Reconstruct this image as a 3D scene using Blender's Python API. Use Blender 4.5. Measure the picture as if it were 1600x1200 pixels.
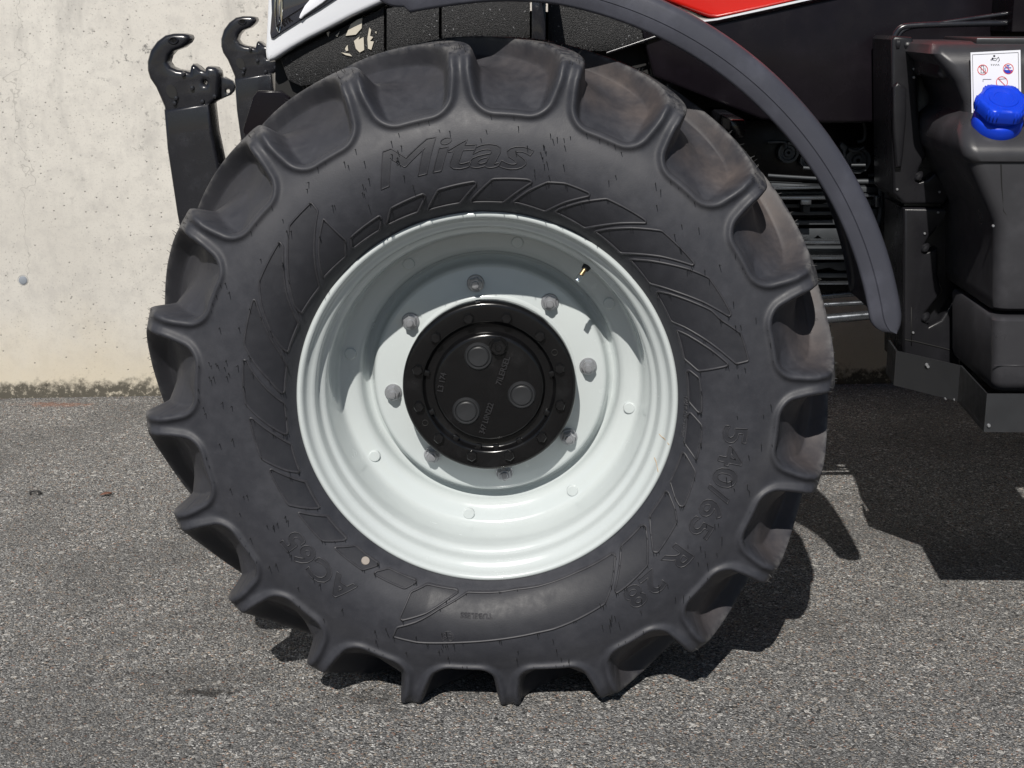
import bpy, bmesh, math, random
import numpy as np
from mathutils import Vector, Matrix

# ------------------------------------------------------------------ clear
for o in list(bpy.data.objects):
    bpy.data.objects.remove(o, do_unlink=True)
scene = bpy.context.scene
COL = scene.collection
R = math.radians
random.seed(4); rng = np.random.default_rng(4)

# ------------------------------------------------------------------ camera
AX = 0.655                       # height of the front axle above the ground
CAM = Vector((0.114, -2.773, AX + 0.743))
PITCH, YAW, FPX = R(14.29), R(1.32), 2250.0
cd = bpy.data.cameras.new('camera'); cam = bpy.data.objects.new('camera', cd); COL.objects.link(cam)
cam.location = CAM
cam.rotation_euler = (math.pi/2 - PITCH, 0, YAW)
cd.sensor_fit = 'HORIZONTAL'; cd.sensor_width = 36.0; cd.lens = FPX/1600*36
cd.clip_start = 0.05; cd.clip_end = 500
scene.camera = cam

# ------------------------------------------------------------------ sky and sun
SUNV = Vector((-0.170, -1.00, 1.0)).normalized()          # towards the sun
elev = math.asin(SUNV.z); azim = math.atan2(SUNV.x, SUNV.y)
world = bpy.data.worlds.new('World'); scene.world = world; world.use_nodes = True
wn = world.node_tree.nodes; wl = world.node_tree.links; wn.clear()
sky = wn.new('ShaderNodeTexSky'); sky.sky_type = 'NISHITA'; sky.sun_disc = False
sky.sun_elevation = elev; sky.sun_rotation = azim % (2*math.pi)
sky.air_density = 1.0; sky.dust_density = 0.5; sky.ozone_density = 1.0
bg = wn.new('ShaderNodeBackground'); bg.inputs['Strength'].default_value = 0.05
wo = wn.new('ShaderNodeOutputWorld')
wl.new(sky.outputs[0], bg.inputs[0]); wl.new(bg.outputs[0], wo.inputs[0])
sd = bpy.data.lights.new('sun', 'SUN'); sun = bpy.data.objects.new('sun', sd); COL.objects.link(sun)
sd.energy = 4.8; sd.angle = R(0.53); sd.color = (1.0, 0.955, 0.89)
sun.rotation_euler = SUNV.to_track_quat('Z', 'Y').to_euler()
scene.cycles.max_bounces = 7; scene.cycles.diffuse_bounces = 3; scene.cycles.glossy_bounces = 3
vs = scene.view_settings
vs.view_transform = 'Standard'; vs.look = 'None'; vs.exposure = 0.0; vs.gamma = 1.0; vs.use_curve_mapping = False

# ------------------------------------------------------------------ helpers
_F = Vector((-math.sin(YAW)*math.cos(PITCH), math.cos(YAW)*math.cos(PITCH), -math.sin(PITCH)))
_R = Vector((math.cos(YAW), math.sin(YAW), 0)); _U = _R.cross(_F)
def at(px, py, Y):
    """point of the photograph (1600 x 1200) on the upright plane at depth Y, in metres"""
    d = _F + _R*((px-800)/FPX) - _U*((py-600)/FPX)
    return CAM + d*((Y-CAM.y)/d.y)
def xz(pts, Y):
    out = []
    for px, py in pts:
        q = at(px, py, Y); out.append((q.x, q.z))
    return out

def new_mat(name, color, rough=0.5, metal=0.0, coat=0.0, spec=0.5):
    m = bpy.data.materials.new(name); m.use_nodes = True
    b = m.node_tree.nodes['Principled BSDF']
    b.inputs['Base Color'].default_value = (*color, 1)
    b.inputs['Roughness'].default_value = rough; b.inputs['Metallic'].default_value = metal
    b.inputs['Coat Weight'].default_value = coat; b.inputs['Coat Roughness'].default_value = 0.05
    b.inputs['Specular IOR Level'].default_value = spec
    return m
class NT:
    """short hand for building node trees"""
    def __init__(s, m):
        s.t = m.node_tree; s.n = s.t.nodes; s.b = s.n['Principled BSDF']
        s.tc = s.n.new('ShaderNodeTexCoord'); s.P = s.tc.outputs['Object']; s.dim = '3D'
    def link(s, a, b): s.t.links.new(a, b)
    def inp(s, sock, v):
        if hasattr(v, 'is_linked'): s.link(v, sock)
        else: sock.default_value = v
    def noise(s, scale, detail=4, rough=0.55, vec=None, dist=0.0):
        n = s.n.new('ShaderNodeTexNoise'); n.noise_dimensions = s.dim; s.link(vec or s.P, n.inputs['Vector'])
        n.inputs['Scale'].default_value = scale; n.inputs['Detail'].default_value = detail
        n.inputs['Roughness'].default_value = rough; n.inputs['Distortion'].default_value = dist
        return n.outputs['Fac']
    def voro(s, scale, feature='F1', vec=None, rand=1.0):
        n = s.n.new('ShaderNodeTexVoronoi'); n.feature = feature; n.voronoi_dimensions = s.dim; s.link(vec or s.P, n.inputs['Vector'])
        n.inputs['Scale'].default_value = scale; n.inputs['Randomness'].default_value = rand
        return n
    def ramp(s, fac, stops):
        n = s.n.new('ShaderNodeValToRGB'); s.link(fac, n.inputs['Fac'])
        e = n.color_ramp.elements
        while len(e) > 1: e.remove(e[-1])
        for i, (p, c) in enumerate(stops):
            el = e[0] if i == 0 else e.new(p)
            el.position = p
            el.color = (c, c, c, 1) if isinstance(c, (int, float)) else (*c, 1)
        return n.outputs['Color']
    def mix(s, fac, a, b, mode='MIX'):
        n = s.n.new('ShaderNodeMix'); n.data_type = 'RGBA'; n.blend_type = mode
        s.inp(n.inputs[0], fac)
        for k, v in ((6, a), (7, b)):
            if isinstance(v, tuple): n.inputs[k].default_value = (*v, 1)
            else: s.link(v, n.inputs[k])
        return n.outputs[2]
    def math(s, op, a, b=0.0, c=None, clamp=False):
        n = s.n.new('ShaderNodeMath'); n.operation = op; n.use_clamp = clamp
        s.inp(n.inputs[0], a); s.inp(n.inputs[1], b)
        if c is not None: s.inp(n.inputs[2], c)
        return n.outputs[0]
    def sep(s, vec=None):
        n = s.n.new('ShaderNodeSeparateXYZ'); s.link(vec or s.P, n.inputs[0]); return n.outputs
    def attr(s, name):
        n = s.n.new('ShaderNodeAttribute'); n.attribute_name = name; return n.outputs['Fac']
    def smooth(s, v, lo, hi):
        n = s.n.new('ShaderNodeMapRange'); n.interpolation_type = 'SMOOTHSTEP'
        s.link(v, n.inputs[0]); n.inputs[1].default_value = lo; n.inputs[2].default_value = hi
        return n.outputs[0]
    def bump(s, h, strength=0.3, dist=0.002, prev=None):
        n = s.n.new('ShaderNodeBump'); n.inputs['Strength'].default_value = strength
        n.inputs['Distance'].default_value = dist; s.link(h, n.inputs['Height'])
        if prev is not None: s.link(prev, n.inputs['Normal'])
        s.link(n.outputs[0], s.b.inputs['Normal']); return n.outputs[0]
    def color(s, c): s.link(c, s.b.inputs['Base Color'])
    def rough(s, r): s.link(r, s.b.inputs['Roughness'])

def set_parent(o, p):
    if p is not None:
        o.parent = p
        if p.type == 'EMPTY': o.matrix_parent_inverse = Matrix.Translation(-p.location)
def obj(name, me, mat=None, parent=None, smooth=True, loc=None, rot=None):
    o = bpy.data.objects.new(name, me); COL.objects.link(o)
    if mat is not None and not me.materials:
        for m in (mat if isinstance(mat, (list, tuple)) else [mat]): me.materials.append(m)
    if smooth and me.polygons:
        me.polygons.foreach_set('use_smooth', [True]*len(me.polygons))
    if loc is not None: o.location = loc
    if rot is not None: o.rotation_euler = rot
    set_parent(o, parent)
    return o
def tag(o, label=None, cat=None, group=None, kind=None):
    for k, v in (('label', label), ('category', cat), ('group', group), ('kind', kind)):
        if v: o[k] = v
    return o
def pydata(name, v, f):
    me = bpy.data.meshes.new(name); me.from_pydata([tuple(p) for p in v], [], f); me.update(); return me
def sharp(me, ang=35):
    """mark edges sharper than ang so smooth shading keeps its creases"""
    bm = bmesh.new(); bm.from_mesh(me)
    for e in bm.edges:
        e.smooth = not (len(e.link_faces) == 2 and e.calc_face_angle(0) > R(ang))
    bm.to_mesh(me); bm.free(); return me
def lathe(name, prof, n=128, cap0=False, cap1=False, ang=35):
    """revolve (r, y) about the wheel axis (Y)"""
    v, f = [], []; m = len(prof)
    for i in range(n):
        a = 2*math.pi*i/n; c, s = math.cos(a), math.sin(a)
        for r, y in prof: v.append((r*c, y, r*s))
    for i in range(n):
        j = (i+1) % n
        for k in range(m-1): f.append((i*m+k, i*m+k+1, j*m+k+1, j*m+k))
    if cap0: f.append([i*m for i in range(n)])
    if cap1: f.append([i*m+m-1 for i in range(n)][::-1])
    me = pydata(name, v, f)
    bm = bmesh.new(); bm.from_mesh(me); bmesh.ops.recalc_face_normals(bm, faces=bm.faces); bm.to_mesh(me); bm.free()
    return sharp(me, ang)
def plate(name, loops, Y, depth, bevel=0.0, res=2, ang=40):
    """outline loops in (x, z) (inner loops are holes) made a solid from Y back to Y + depth"""
    cu = bpy.data.curves.new(name, 'CURVE'); cu.dimensions = '2D'; cu.fill_mode = 'BOTH'
    if loops and not isinstance(loops[0][0], (tuple, list)): loops = [loops]
    for lp in loops:
        sp = cu.splines.new('POLY'); sp.points.add(len(lp)-1); sp.use_cyclic_u = True
        for p, (x, z) in zip(sp.points, lp): p.co = (x, z, 0, 1)
    cu.extrude = max(depth/2 - bevel, 1e-4); cu.bevel_depth = bevel; cu.bevel_resolution = res; cu.offset = -bevel
    to = bpy.data.objects.new('tmp', cu); COL.objects.link(to)
    dg = bpy.context.evaluated_depsgraph_get()
    me = bpy.data.meshes.new_from_object(to.evaluated_get(dg)); me.name = name
    bpy.data.objects.remove(to); bpy.data.curves.remove(cu)
    me.materials.clear()
    me.transform(Matrix.Translation((0, Y+depth/2, 0)) @ Matrix.Rotation(math.pi/2, 4, 'X'))
    bm = bmesh.new(); bm.from_mesh(me); bmesh.ops.remove_doubles(bm, verts=bm.verts, dist=1e-5)
    bmesh.ops.recalc_face_normals(bm, faces=bm.faces); bm.to_mesh(me); bm.free()
    return sharp(me, ang)
def box_bm(bm, x0, x1, y0, y1, z0, z1, bev=0.0, seg=2):
    r = bmesh.ops.create_cube(bm, size=1)
    for v in r['verts']:
        v.co = Vector((x0+(v.co.x+.5)*(x1-x0), y0+(v.co.y+.5)*(y1-y0), z0+(v.co.z+.5)*(z1-z0)))
    if bev:
        es = list({e for v in r['verts'] for e in v.link_edges})
        bmesh.ops.bevel(bm, geom=es, offset=bev, segments=seg, affect='EDGES', profile=0.5)
def finish(bm, name, ang=35):
    bmesh.ops.recalc_face_normals(bm, faces=bm.faces)
    me = bpy.data.meshes.new(name); bm.to_mesh(me); bm.free(); return sharp(me, ang)
def box(name, *a, bev=0.0, seg=2):
    bm = bmesh.new(); box_bm(bm, *a, bev=bev, seg=seg); return finish(bm, name)
def smooth_path(pts, sub=6):
    P = [Vector(p) for p in pts]; out = []
    for i in range(len(P)-1):
        p0 = P[max(i-1, 0)]; p1 = P[i]; p2 = P[i+1]; p3 = P[min(i+2, len(P)-1)]
        for k in range(sub):
            t = k/sub
            out.append(0.5*((2*p1)+(p2-p0)*t+(2*p0-5*p1+4*p2-p3)*t*t+(3*p1-p0-3*p2+p3)*t**3))
    out.append(P[-1]); return out
def tube_bm(bm, pts, rad, n=8, closed=False):
    P = [Vector(p) for p in pts]; rings = []; m = len(P)
    up = Vector((0.123, 0.3, 0.95)).normalized()
    for i, p in enumerate(P):
        if closed: t = P[(i+1) % m]-P[i-1]
        else: t = P[min(i+1, m-1)]-P[max(i-1, 0)]
        t.normalize(); a = t.cross(up)
        if a.length < 1e-3: a = t.cross(Vector((1, 0, 0)))
        a.normalize(); b = t.cross(a)
        rr = rad[i] if isinstance(rad, (list, tuple)) else rad
        rings.append([bm.verts.new(p+a*(rr*math.cos(2*math.pi*k/n))+b*(rr*math.sin(2*math.pi*k/n))) for k in range(n)])
    for i in range(m if closed else m-1):
        A, B = rings[i], rings[(i+1) % m]
        for k in range(n): bm.faces.new((A[k], A[(k+1) % n], B[(k+1) % n], B[k]))
    if not closed: bm.faces.new(rings[0]); bm.faces.new(rings[-1][::-1])
def tube(name, pts, rad, n=10):
    bm = bmesh.new(); tube_bm(bm, pts, rad, n); return finish(bm, name, 50)
def text_loops(body, shear=0.0, offset=0.0, res=3, space=1.0):
    """closed outlines of a word, as lists of (x, y)"""
    cu = bpy.data.curves.new('t', 'FONT'); cu.body = body; cu.size = 1; cu.shear = shear
    cu.offset = offset; cu.resolution_u = res; cu.space_character = space
    to = bpy.data.objects.new('tmp', cu); COL.objects.link(to)
    dg = bpy.context.evaluated_depsgraph_get()
    me = bpy.data.meshes.new_from_object(to.evaluated_get(dg))
    bpy.data.objects.remove(to); bpy.data.curves.remove(cu)
    bm = bmesh.new(); bm.from_mesh(me); bmesh.ops.remove_doubles(bm, verts=bm.verts, dist=1e-5)
    be = [e for e in bm.edges if len(e.link_faces) == 1]
    nb = {}
    for e in be:
        a, b = e.verts; nb.setdefault(a, []).append(b); nb.setdefault(b, []).append(a)
    seen, loops = set(), []
    for s in nb:
        if s in seen: continue
        lp = [s]; seen.add(s); cur = s
        while True:
            nx = [q for q in nb[cur] if q not in seen]
            if not nx: break
            cur = nx[0]; seen.add(cur); lp.append(cur)
        loops.append([(v.co.x, v.co.y) for v in lp])
    bm.free(); bpy.data.meshes.remove(me)
    return loops
def fit_loops(loops, w, h):
    xs = [p[0] for l in loops for p in l]; ys = [p[1] for l in loops for p in l]
    x0, x1, y0, y1 = min(xs), max(xs), min(ys), max(ys)
    return [[((x-x0)/(x1-x0)*w, (y-y0)/(y1-y0)*h) for x, y in l] for l in loops]
def text_mesh_flat(body, w, h, offset=0.0, shear=0.0):
    """filled letters in the XZ plane facing -Y, fitted to w x h, lower left corner at the origin"""
    cu = bpy.data.curves.new('t', 'FONT'); cu.body = body; cu.size = 1; cu.offset = offset; cu.shear = shear
    cu.extrude = 0.02; cu.resolution_u = 2
    to = bpy.data.objects.new('tmp', cu); COL.objects.link(to)
    dg = bpy.context.evaluated_depsgraph_get()
    me = bpy.data.meshes.new_from_object(to.evaluated_get(dg))
    bpy.data.objects.remove(to); bpy.data.curves.remove(cu); me.materials.clear()
    xs = [v.co.x for v in me.vertices]; ys = [v.co.y for v in me.vertices]
    sx = w/(max(xs)-min(xs)); sy = h/(max(ys)-min(ys))
    for v in me.vertices:
        x, y, z = v.co
        v.co = ((x-min(xs))*sx, -z*0.05, (y-min(ys))*sy)
    me.update(); return me
# ------------------------------------------------------------------ materials
def rubber_mat():
    m = new_mat('tyre_rubber', (.03, .03, .032), .62, spec=.42); t = NT(m)
    n1 = t.noise(5.0, 5, .6); n2 = t.noise(38, 4, .65); n3 = t.noise(2.1, 3, .55); n4 = t.noise(420, 1, .5)
    base = t.ramp(n2, [(.25, (.0245, .0258, .0325)), (.5, (.029, .0304, .0375)), (.75, (.036, .0375, .046))])
    scuff = t.math('MULTIPLY', t.smooth(n1, .52, .75), t.smooth(n3, .40, .66))
    base = t.mix(t.math('MULTIPLY', scuff, .40), base, (.080, .080, .087))
    base = t.mix(t.math('MULTIPLY', t.attr('panel'), .5), base, (.011, .0115, .015))
    dn = t.math('MULTIPLY', t.math('MULTIPLY', t.attr('dust'), .78), t.smooth(n1, .26, .60))
    dcol = t.mix(n2, (.050, .046, .050), (.135, .106, .092))
    base = t.mix(dn, base, dcol)
    base = t.mix(t.math('MULTIPLY', t.attr('worn'), t.smooth(n2, .35, .7)), base, (.115, .112, .112))
    base = t.mix(t.math('MULTIPLY', t.attr('ring'), t.smooth(n1, .30, .70)), base, (.062, .062, .068))
    t.color(base)
    t.rough(t.ramp(n2, [(.3, .48), (.7, .64)]))
    t.bump(t.math('ADD', t.math('MULTIPLY', n4, .5), n2), .25, .0011)
    return m
RUBBER = rubber_mat()
def bead_mat():
    m = new_mat('moulded_rubber', (.046, .046, .050), .5, spec=.45); t = NT(m)
    t.color(t.ramp(t.noise(60, 4), [(.3, (.026, .026, .031)), (.7, (.042, .042, .048))])); return m
BEAD = bead_mat()
HAIR = new_mat('rubber_hair', (.012, .012, .013), .6)
def white_mat():
    m = new_mat('white_wheel_paint', (.56, .58, .58), .24, coat=.5); t = NT(m)
    t.color(t.mix(t.smooth(t.noise(7, 6, .6), .5, .8), (.50, .540, .542), (.46, .497, .50)))
    t.rough(t.ramp(t.noise(30, 4), [(.3, .17), (.7, .28)]))
    t.bump(t.noise(55, 3, .5), .05, .0008); return m
WHITE = white_mat()
def gloss_black(name, c, r, bs=40, amt=.06):
    m = new_mat(name, c, r, coat=.25); t = NT(m)
    d = tuple(x*1.7+.004 for x in c)
    t.color(t.mix(t.smooth(t.noise(14, 6, .65), .5, .78), c, d))
    t.rough(t.ramp(t.noise(24, 5), [(.3, max(r-.06, .03)), (.7, r+.1)]))
    t.bump(t.noise(bs, 4, .55), amt, .0015); return m
HUBBLK = gloss_black('hub_black_paint', (.0045, .0045, .005), .17, 60, .10)
HUBBLK.node_tree.nodes['Principled BSDF'].inputs['Coat Weight'].default_value = 0.0
HUBBLK.node_tree.nodes['Principled BSDF'].inputs['Specular IOR Level'].default_value = 0.36
LINKBLK = gloss_black('linkage_black_paint', (.012, .0125, .016), .22, 30, .10)
def plastic(name, c, r, grain=900, amt=.25, spec=.32):
    m = new_mat(name, c, r, spec=spec); t = NT(m)
    d = tuple(x*1.5 for x in c)
    t.color(t.mix(t.smooth(t.noise(8, 6, .65), .45, .75), c, d))
    t.rough(t.ramp(t.noise(12, 5), [(.3, r-.08), (.7, r+.1)]))
    b = t.bump(t.noise(grain, 2, .5), amt, .0006); t.bump(t.noise(11, 4), .10, .004, b); return m
CAPGREY = plastic('planet_cap_grey', (.020, .021, .023), .42)
TANKSHADE = plastic('shaded_tank_plastic', (.011, .011, .013), .30)  # darker copy of the tank plastic, shade put into its colour
TANKBLK = plastic('tank_plastic', (.034, .034, .038), .34)
FENDERP = plastic('fender_plastic', (.047, .049, .062), .34, 1100, .3)
DARKPANEL = plastic('side_panel_plastic', (.0065, .0052, .0072), .24, 700, .08, .2)
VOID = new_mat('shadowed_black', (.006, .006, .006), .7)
def grille_mat():
    m = new_mat('perforated_grille', (.02, .021, .023), .45); t = NT(m)
    n1 = t.noise(420, 2, .7); n2 = t.noise(170, 2, .7); n3 = t.noise(14, 3)
    c = t.mix(t.smooth(n1, .38, .62), (.002, .002, .0025), (.010, .0105, .012))
    sp = t.math('MULTIPLY', t.smooth(n2, .66, .72), t.smooth(n3, .36, .6))  # sunlit sparkles painted into the mesh colour
    t.color(t.mix(sp, c, (.26, .265, .28))); t.bump(n1, .8, .003); return m
GRILLE = grille_mat()
RED = new_mat('red_hood_paint', (.62, .018, .012), .2, coat=.8)
HOODWHITE = new_mat('white_hood_paint', (.70, .72, .76), .2, coat=.7)
def steel(name, c, r, met=.85):
    m = new_mat(name, c, r, metal=met); t = NT(m)
    t.rough(t.ramp(t.noise(30, 5, .6), [(.3, r-.08), (.7, r+.14)]))
    t.bump(t.noise(80, 4), .08, .001); return m
ZINC = new_mat('zinc_nut', (.36, .37, .39), .30, metal=.6)
GLINT = steel('letter_glint_paint', (.05, .05, .054), .25, .6)  # lighter metallic colour standing in for glints on the hub letters
PLATE = steel('platform_steel', (.045, .047, .051), .36, .5)
ENGINE = steel('engine_casting', (.065, .071, .078), .45, .4)
PIPE = steel('steel_pipe', (.13, .14, .155), .25, .8)
BRASS = steel('brass', (.30, .22, .12), .35, .9)
CHROME = new_mat('lamp_chrome', (.75, .77, .8), .08, metal=1)
GLASSD = new_mat('dark_lamp_glass', (.022, .024, .034), .08, coat=1)
BLUE = plastic('blue_cap_plastic', (.006, .045, .55), .38, 500, .12)
LABELW = new_mat('label_white', (.78, .79, .84), .4)
LABELR = new_mat('label_red', (.65, .03, .03), .4)
LABELB = new_mat('label_blue', (.02, .05, .45), .4)
LABELK = new_mat('label_ink', (.03, .03, .04), .4)
BEIGE = new_mat('sunlit_beige', (.55, .51, .43), .5)  # sunlight glimpsed through the mesh, put into a flat colour
COIN = new_mat('moulding_plug', (.30, .265, .235), .6)
PLUG = new_mat('wall_plug_grey', (.23, .255, .29), .7)
RUST = new_mat('rust_streak', (.42, .30, .18), .8)
GLASS = new_mat('cab_glass', (.02, .024, .026), .05, coat=1)

def concrete_mat():
    m = new_mat('concrete', (.55, .53, .48), .85, spec=.25); t = NT(m); x, y, z = t.sep()
    cb = t.n.new('ShaderNodeCombineXYZ'); t.link(x, cb.inputs[0]); t.link(z, cb.inputs[1]); t.P = cb.outputs[0]; t.dim = '2D'
    blot = t.noise(1.3, 4, .62); fine = t.noise(16, 5, .68); grain = t.noise(160, 2, .7); mid = t.noise(3.3, 4, .65)
    c = t.ramp(blot, [(.30, (.585, .563, .520)), (.52, (.635, .613, .567)), (.72, (.67, .648, .60))])
    c = t.mix(t.math('MULTIPLY', t.smooth(fine, .40, .72), .35), c, (.43, .415, .395))
    c = t.mix(t.math('MULTIPLY', t.smooth(grain, .56, .80), .40), c, (.32, .31, .295))
    # warm staining low on the wall
    low = t.math('MULTIPLY', t.smooth(t.math('ADD', z, t.math('MULTIPLY', mid, .25)), .52, .16), .75)
    c = t.mix(low, c, (.64, .57, .44))
    # grey weather stains high up: drifted vertically
    st = t.n.new('ShaderNodeMapping'); t.link(t.P, st.inputs[0]); st.inputs['Scale'].default_value = (1, .32, 1)
    stn = t.noise(3.6, 5, .7, st.outputs[0]); up = t.smooth(z, .55, 1.25)
    c = t.mix(t.math('MULTIPLY', t.math('MULTIPLY', t.smooth(stn, .48, .72), up), .45), c, (.25, .245, .237))
    spk = t.math('MULTIPLY', t.smooth(t.noise(26, 4, .8), .57, .70), t.smooth(mid, .46, .66))
    c = t.mix(t.math('MULTIPLY', spk, t.math('MULTIPLY', up, .85)), c, (.16, .157, .15))
    # pores
    pv = t.voro(26); pore = t.math('MULTIPLY', t.smooth(pv.outputs['Distance'], .10, .03), t.smooth(t.sep(pv.outputs['Color'])[0], .72, .92))
    pv2 = t.voro(85); pore2 = t.math('MULTIPLY', t.smooth(pv2.outputs['Distance'], .18, .05), t.math('MULTIPLY', t.smooth(t.sep(pv2.outputs['Color'])[0], .70, .95), t.smooth(mid, .62, .40)))
    pores = t.math('MAXIMUM', pore, pore2)
    c = t.mix(t.math('MULTIPLY', pores, .6), c, (.17, .165, .155))
    # hairline crack
    cv = t.math('ADD', t.math('MULTIPLY', t.math('SUBTRACT', mid, .5), .30), x)
    cr = t.math('MULTIPLY', t.smooth(t.math('ABSOLUTE', t.math('ADD', cv, 1.80)), .0026, .0008), t.smooth(z, .38, .46))
    c = t.mix(t.math('MULTIPLY', cr, .38), c, (.22, .21, .195))
    # moss and splash dirt along the foot
    mz = t.math('SUBTRACT', z, t.math('MULTIPLY', t.math('SUBTRACT', fine, .5), .13))
    moss = t.math('MULTIPLY', t.smooth(mz, .078, .032), t.smooth(t.noise(45, 4, .7), .22, .5))
    c = t.mix(t.math('MULTIPLY', moss, .93), c, (.072, .067, .055))
    t.color(c)
    b = t.bump(t.math('ADD', t.math('MULTIPLY', pores, -1.0), t.math('MULTIPLY', fine, .35)), .6, .004)
    return m
CONCRETE = concrete_mat()

def asphalt_mat():
    m = new_mat('asphalt', (.12, .12, .12), .85, spec=.3); t = NT(m); t.dim = '2D'
    warp = t.n.new('ShaderNodeVectorMath'); warp.operation = 'MULTIPLY_ADD'
    nz = t.n.new('ShaderNodeTexNoise'); nz.noise_dimensions = '2D'; t.link(t.P, nz.inputs['Vector']); nz.inputs['Scale'].default_value = 160; nz.inputs['Detail'].default_value = 1
    t.link(nz.outputs['Color'], warp.inputs[0]); warp.inputs[1].default_value = (.006,)*3; t.link(t.P, warp.inputs[2])
    W = warp.outputs[0]
    v1 = t.voro(225, vec=W); v2 = t.voro(460, vec=W); v3 = t.voro(105, vec=W)
    s1 = t.sep(v1.outputs['Color']); s2 = t.sep(v2.outputs['Color']); s3 = t.sep(v3.outputs['Color'])
    stops = [(0, (.028, .028, .028)), (.20, (.079, .079, .080)), (.48, (.166, .165, .163)), (.74, (.257, .254, .248)), (.92, (.42, .414, .40)), (1, (.74, .73, .70))]
    c1 = t.ramp(s1[0], stops); c2 = t.ramp(s2[0], stops)
    c = t.mix(t.smooth(s3[1], .45, .6), c2, c1)
    c = t.mix(t.math('MULTIPLY', t.smooth(s1[1], .88, .94), .7), c, (.34, .28, .22))       # tan stones
    c = t.mix(t.math('MULTIPLY', t.smooth(s1[2], .975, .985), .8), c, (.30, .17, .12))       # reddish stones
    c = t.mix(t.smooth(s3[0], .978, .988), c, (.52, .505, .475))      # pale large stones
    c = t.mix(t.math('MULTIPLY', t.smooth(v1.outputs['Distance'], .45, .75), .42), c, (.045, .044, .044))
    big = t.noise(1.6, 4, .6); mid = t.noise(7, 4, .65); rag = t.noise(32, 5, .75)
    c = t.mix(t.math('MULTIPLY', t.smooth(big, .46, .68), .36), c, (.08, .079, .078))
    c = t.mix(t.math('MULTIPLY', t.smooth(mid, .55, .75), .20), c, (.07, .069, .068))
    x, y, z = t.sep()
    wob = t.math('MULTIPLY', t.math('SUBTRACT', rag, .5), 2.4)
    def spot(px, py, sx, sy):
        g = ground_pt(px, py)
        ex = t.math('DIVIDE', t.math('SUBTRACT', x, g.x), sx); ey = t.math('DIVIDE', t.math('SUBTRACT', y, g.y), sy)
        d = t.math('SQRT', t.math('ADD', t.math('MULTIPLY', ex, ex), t.math('MULTIPLY', ey, ey)))
        return t.smooth(t.math('ADD', d, wob), 1.0, .35)
    c = t.mix(t.math('MULTIPLY', spot(318, 1083, .075, .022), .85), c, (.022, .021, .020))    # oily smear
    c = t.mix(t.math('MULTIPLY', spot(300, 1060, .20, .10), .38), c, (.045, .044, .043))
    c = t.mix(t.math('MULTIPLY', spot(570, 1090, .09, .05), .5), c, (.035, .034, .033))
    c = t.mix(t.math('MULTIPLY', spot(90, 632, .16, .04), .6), c, (.26, .125, .08))         # red grit at the wall
    t.color(c)
    t.bump(t.math('SUBTRACT', 1.0, v1.outputs['Distance']), .9, .004)
    return m
def ground_pt(px, py, z=0.0):
    d = _F + _R*((px-800)/FPX) - _U*((py-600)/FPX)
    return CAM + d*((z-CAM.z)/d.z)
ASPHALT = asphalt_mat()
# ------------------------------------------------------------------ setting
gm = pydata('ground', [(-60, -60, 0), (60, -60, 0), (60, 60, 0), (-60, 60, 0)], [(0, 1, 2, 3)])
ground = obj('ground', gm, ASPHALT, smooth=False); tag(ground, 'coarse grey asphalt yard with pale stone chips', kind='structure')

WALLY, WANG = 2.622, math.atan2(.05, .55)
wall = obj('concrete_wall', box('concrete_wall', -14, 14, 0, .3, -.05, 4.2, bev=.01), CONCRETE, loc=(0, WALLY, 0), rot=(0, 0, WANG))
tag(wall, 'tall pale concrete wall with mossy foot behind the tractor', 'wall')
def on_wall(px, py):
    d = _F + _R*((px-800)/FPX) - _U*((py-600)/FPX)
    nrm = Vector((-math.sin(WANG), math.cos(WANG), 0)); o = Vector((0, WALLY, 0))
    q = CAM + d*((o-CAM).dot(nrm)/d.dot(nrm)) - o
    return q.x*math.cos(WANG)+q.y*math.sin(WANG), q.z
px_, pz_ = on_wall(36, 438)
pm = lathe('wall_plug', [(.0001, -.003), (.013, -.0035), (.0155, -.002), (.0165, .004), (.018, .004), (.019, -.001), (.021, .002)], 32)
obj('wall_plug', pm, PLUG, wall, loc=(px_, 0, pz_))

# ------------------------------------------------------------------ tractor
TY = 1.13                                            # centre plane of the tractor
tractor = bpy.data.objects.new('tractor', None); COL.objects.link(tractor); tractor.location = (0, TY, 0)
tag(tractor, 'red tractor with white rims, parked beside a concrete wall, front wheel filling the view', 'tractor')

# ---- tyre -------------------------------------------------------------
NL = 20; PITCHL = 2*math.pi/NL; PHASE = R(4.1); Y0 = .205
ENV = np.array([(.372, .196), (.383, .212), (.405, .238), (.44, .258), (.475, .266), (.505, .266), (.535, .261), (.560, .253), (.580, .246), (.600, .241), (.622, .238), (.643, .235), (.662, .228), (.679, .215), (.690, .196), (.700, .150), (.705, .088), (.707, .03), (.707, 0)])
FLO = np.array([(.372, .196), (.383, .212), (.405, .238), (.44, .258), (.475, .266), (.505, .266), (.535, .261), (.559, .251), (.570, .241), (.578, .229), (.587, .215), (.598, .200), (.609, .184), (.619, .167), (.628, .149), (.642, .110), (.652, .068), (.657, .025), (.657, 0)])
def catmull(P, t):
    n = len(P)-1; i = np.clip(np.floor(t).astype(int), 0, n-1); f = (t-i)[:, None]
    p0 = P[np.maximum(i-1, 0)]; p1 = P[i]; p2 = P[i+1]; p3 = P[np.minimum(i+2, n)]
    return .5*((2*p1)+(p2-p0)*f+(2*p0-5*p1+4*p2-p3)*f*f+(3*p1-p0-3*p2+p3)*f**3)
def sstep(x, a, b):
    u = np.clip((x-a)/(b-a), 0, 1); return u*u*(3-2*u)
SHIFT = .200/.69
def shift(a):                                        # forward sweep of the lugs, radians, a = distance from centre plane
    u = np.clip(1-a/.205, 0, 1.3); return SHIFT*(u**1.6)
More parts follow.
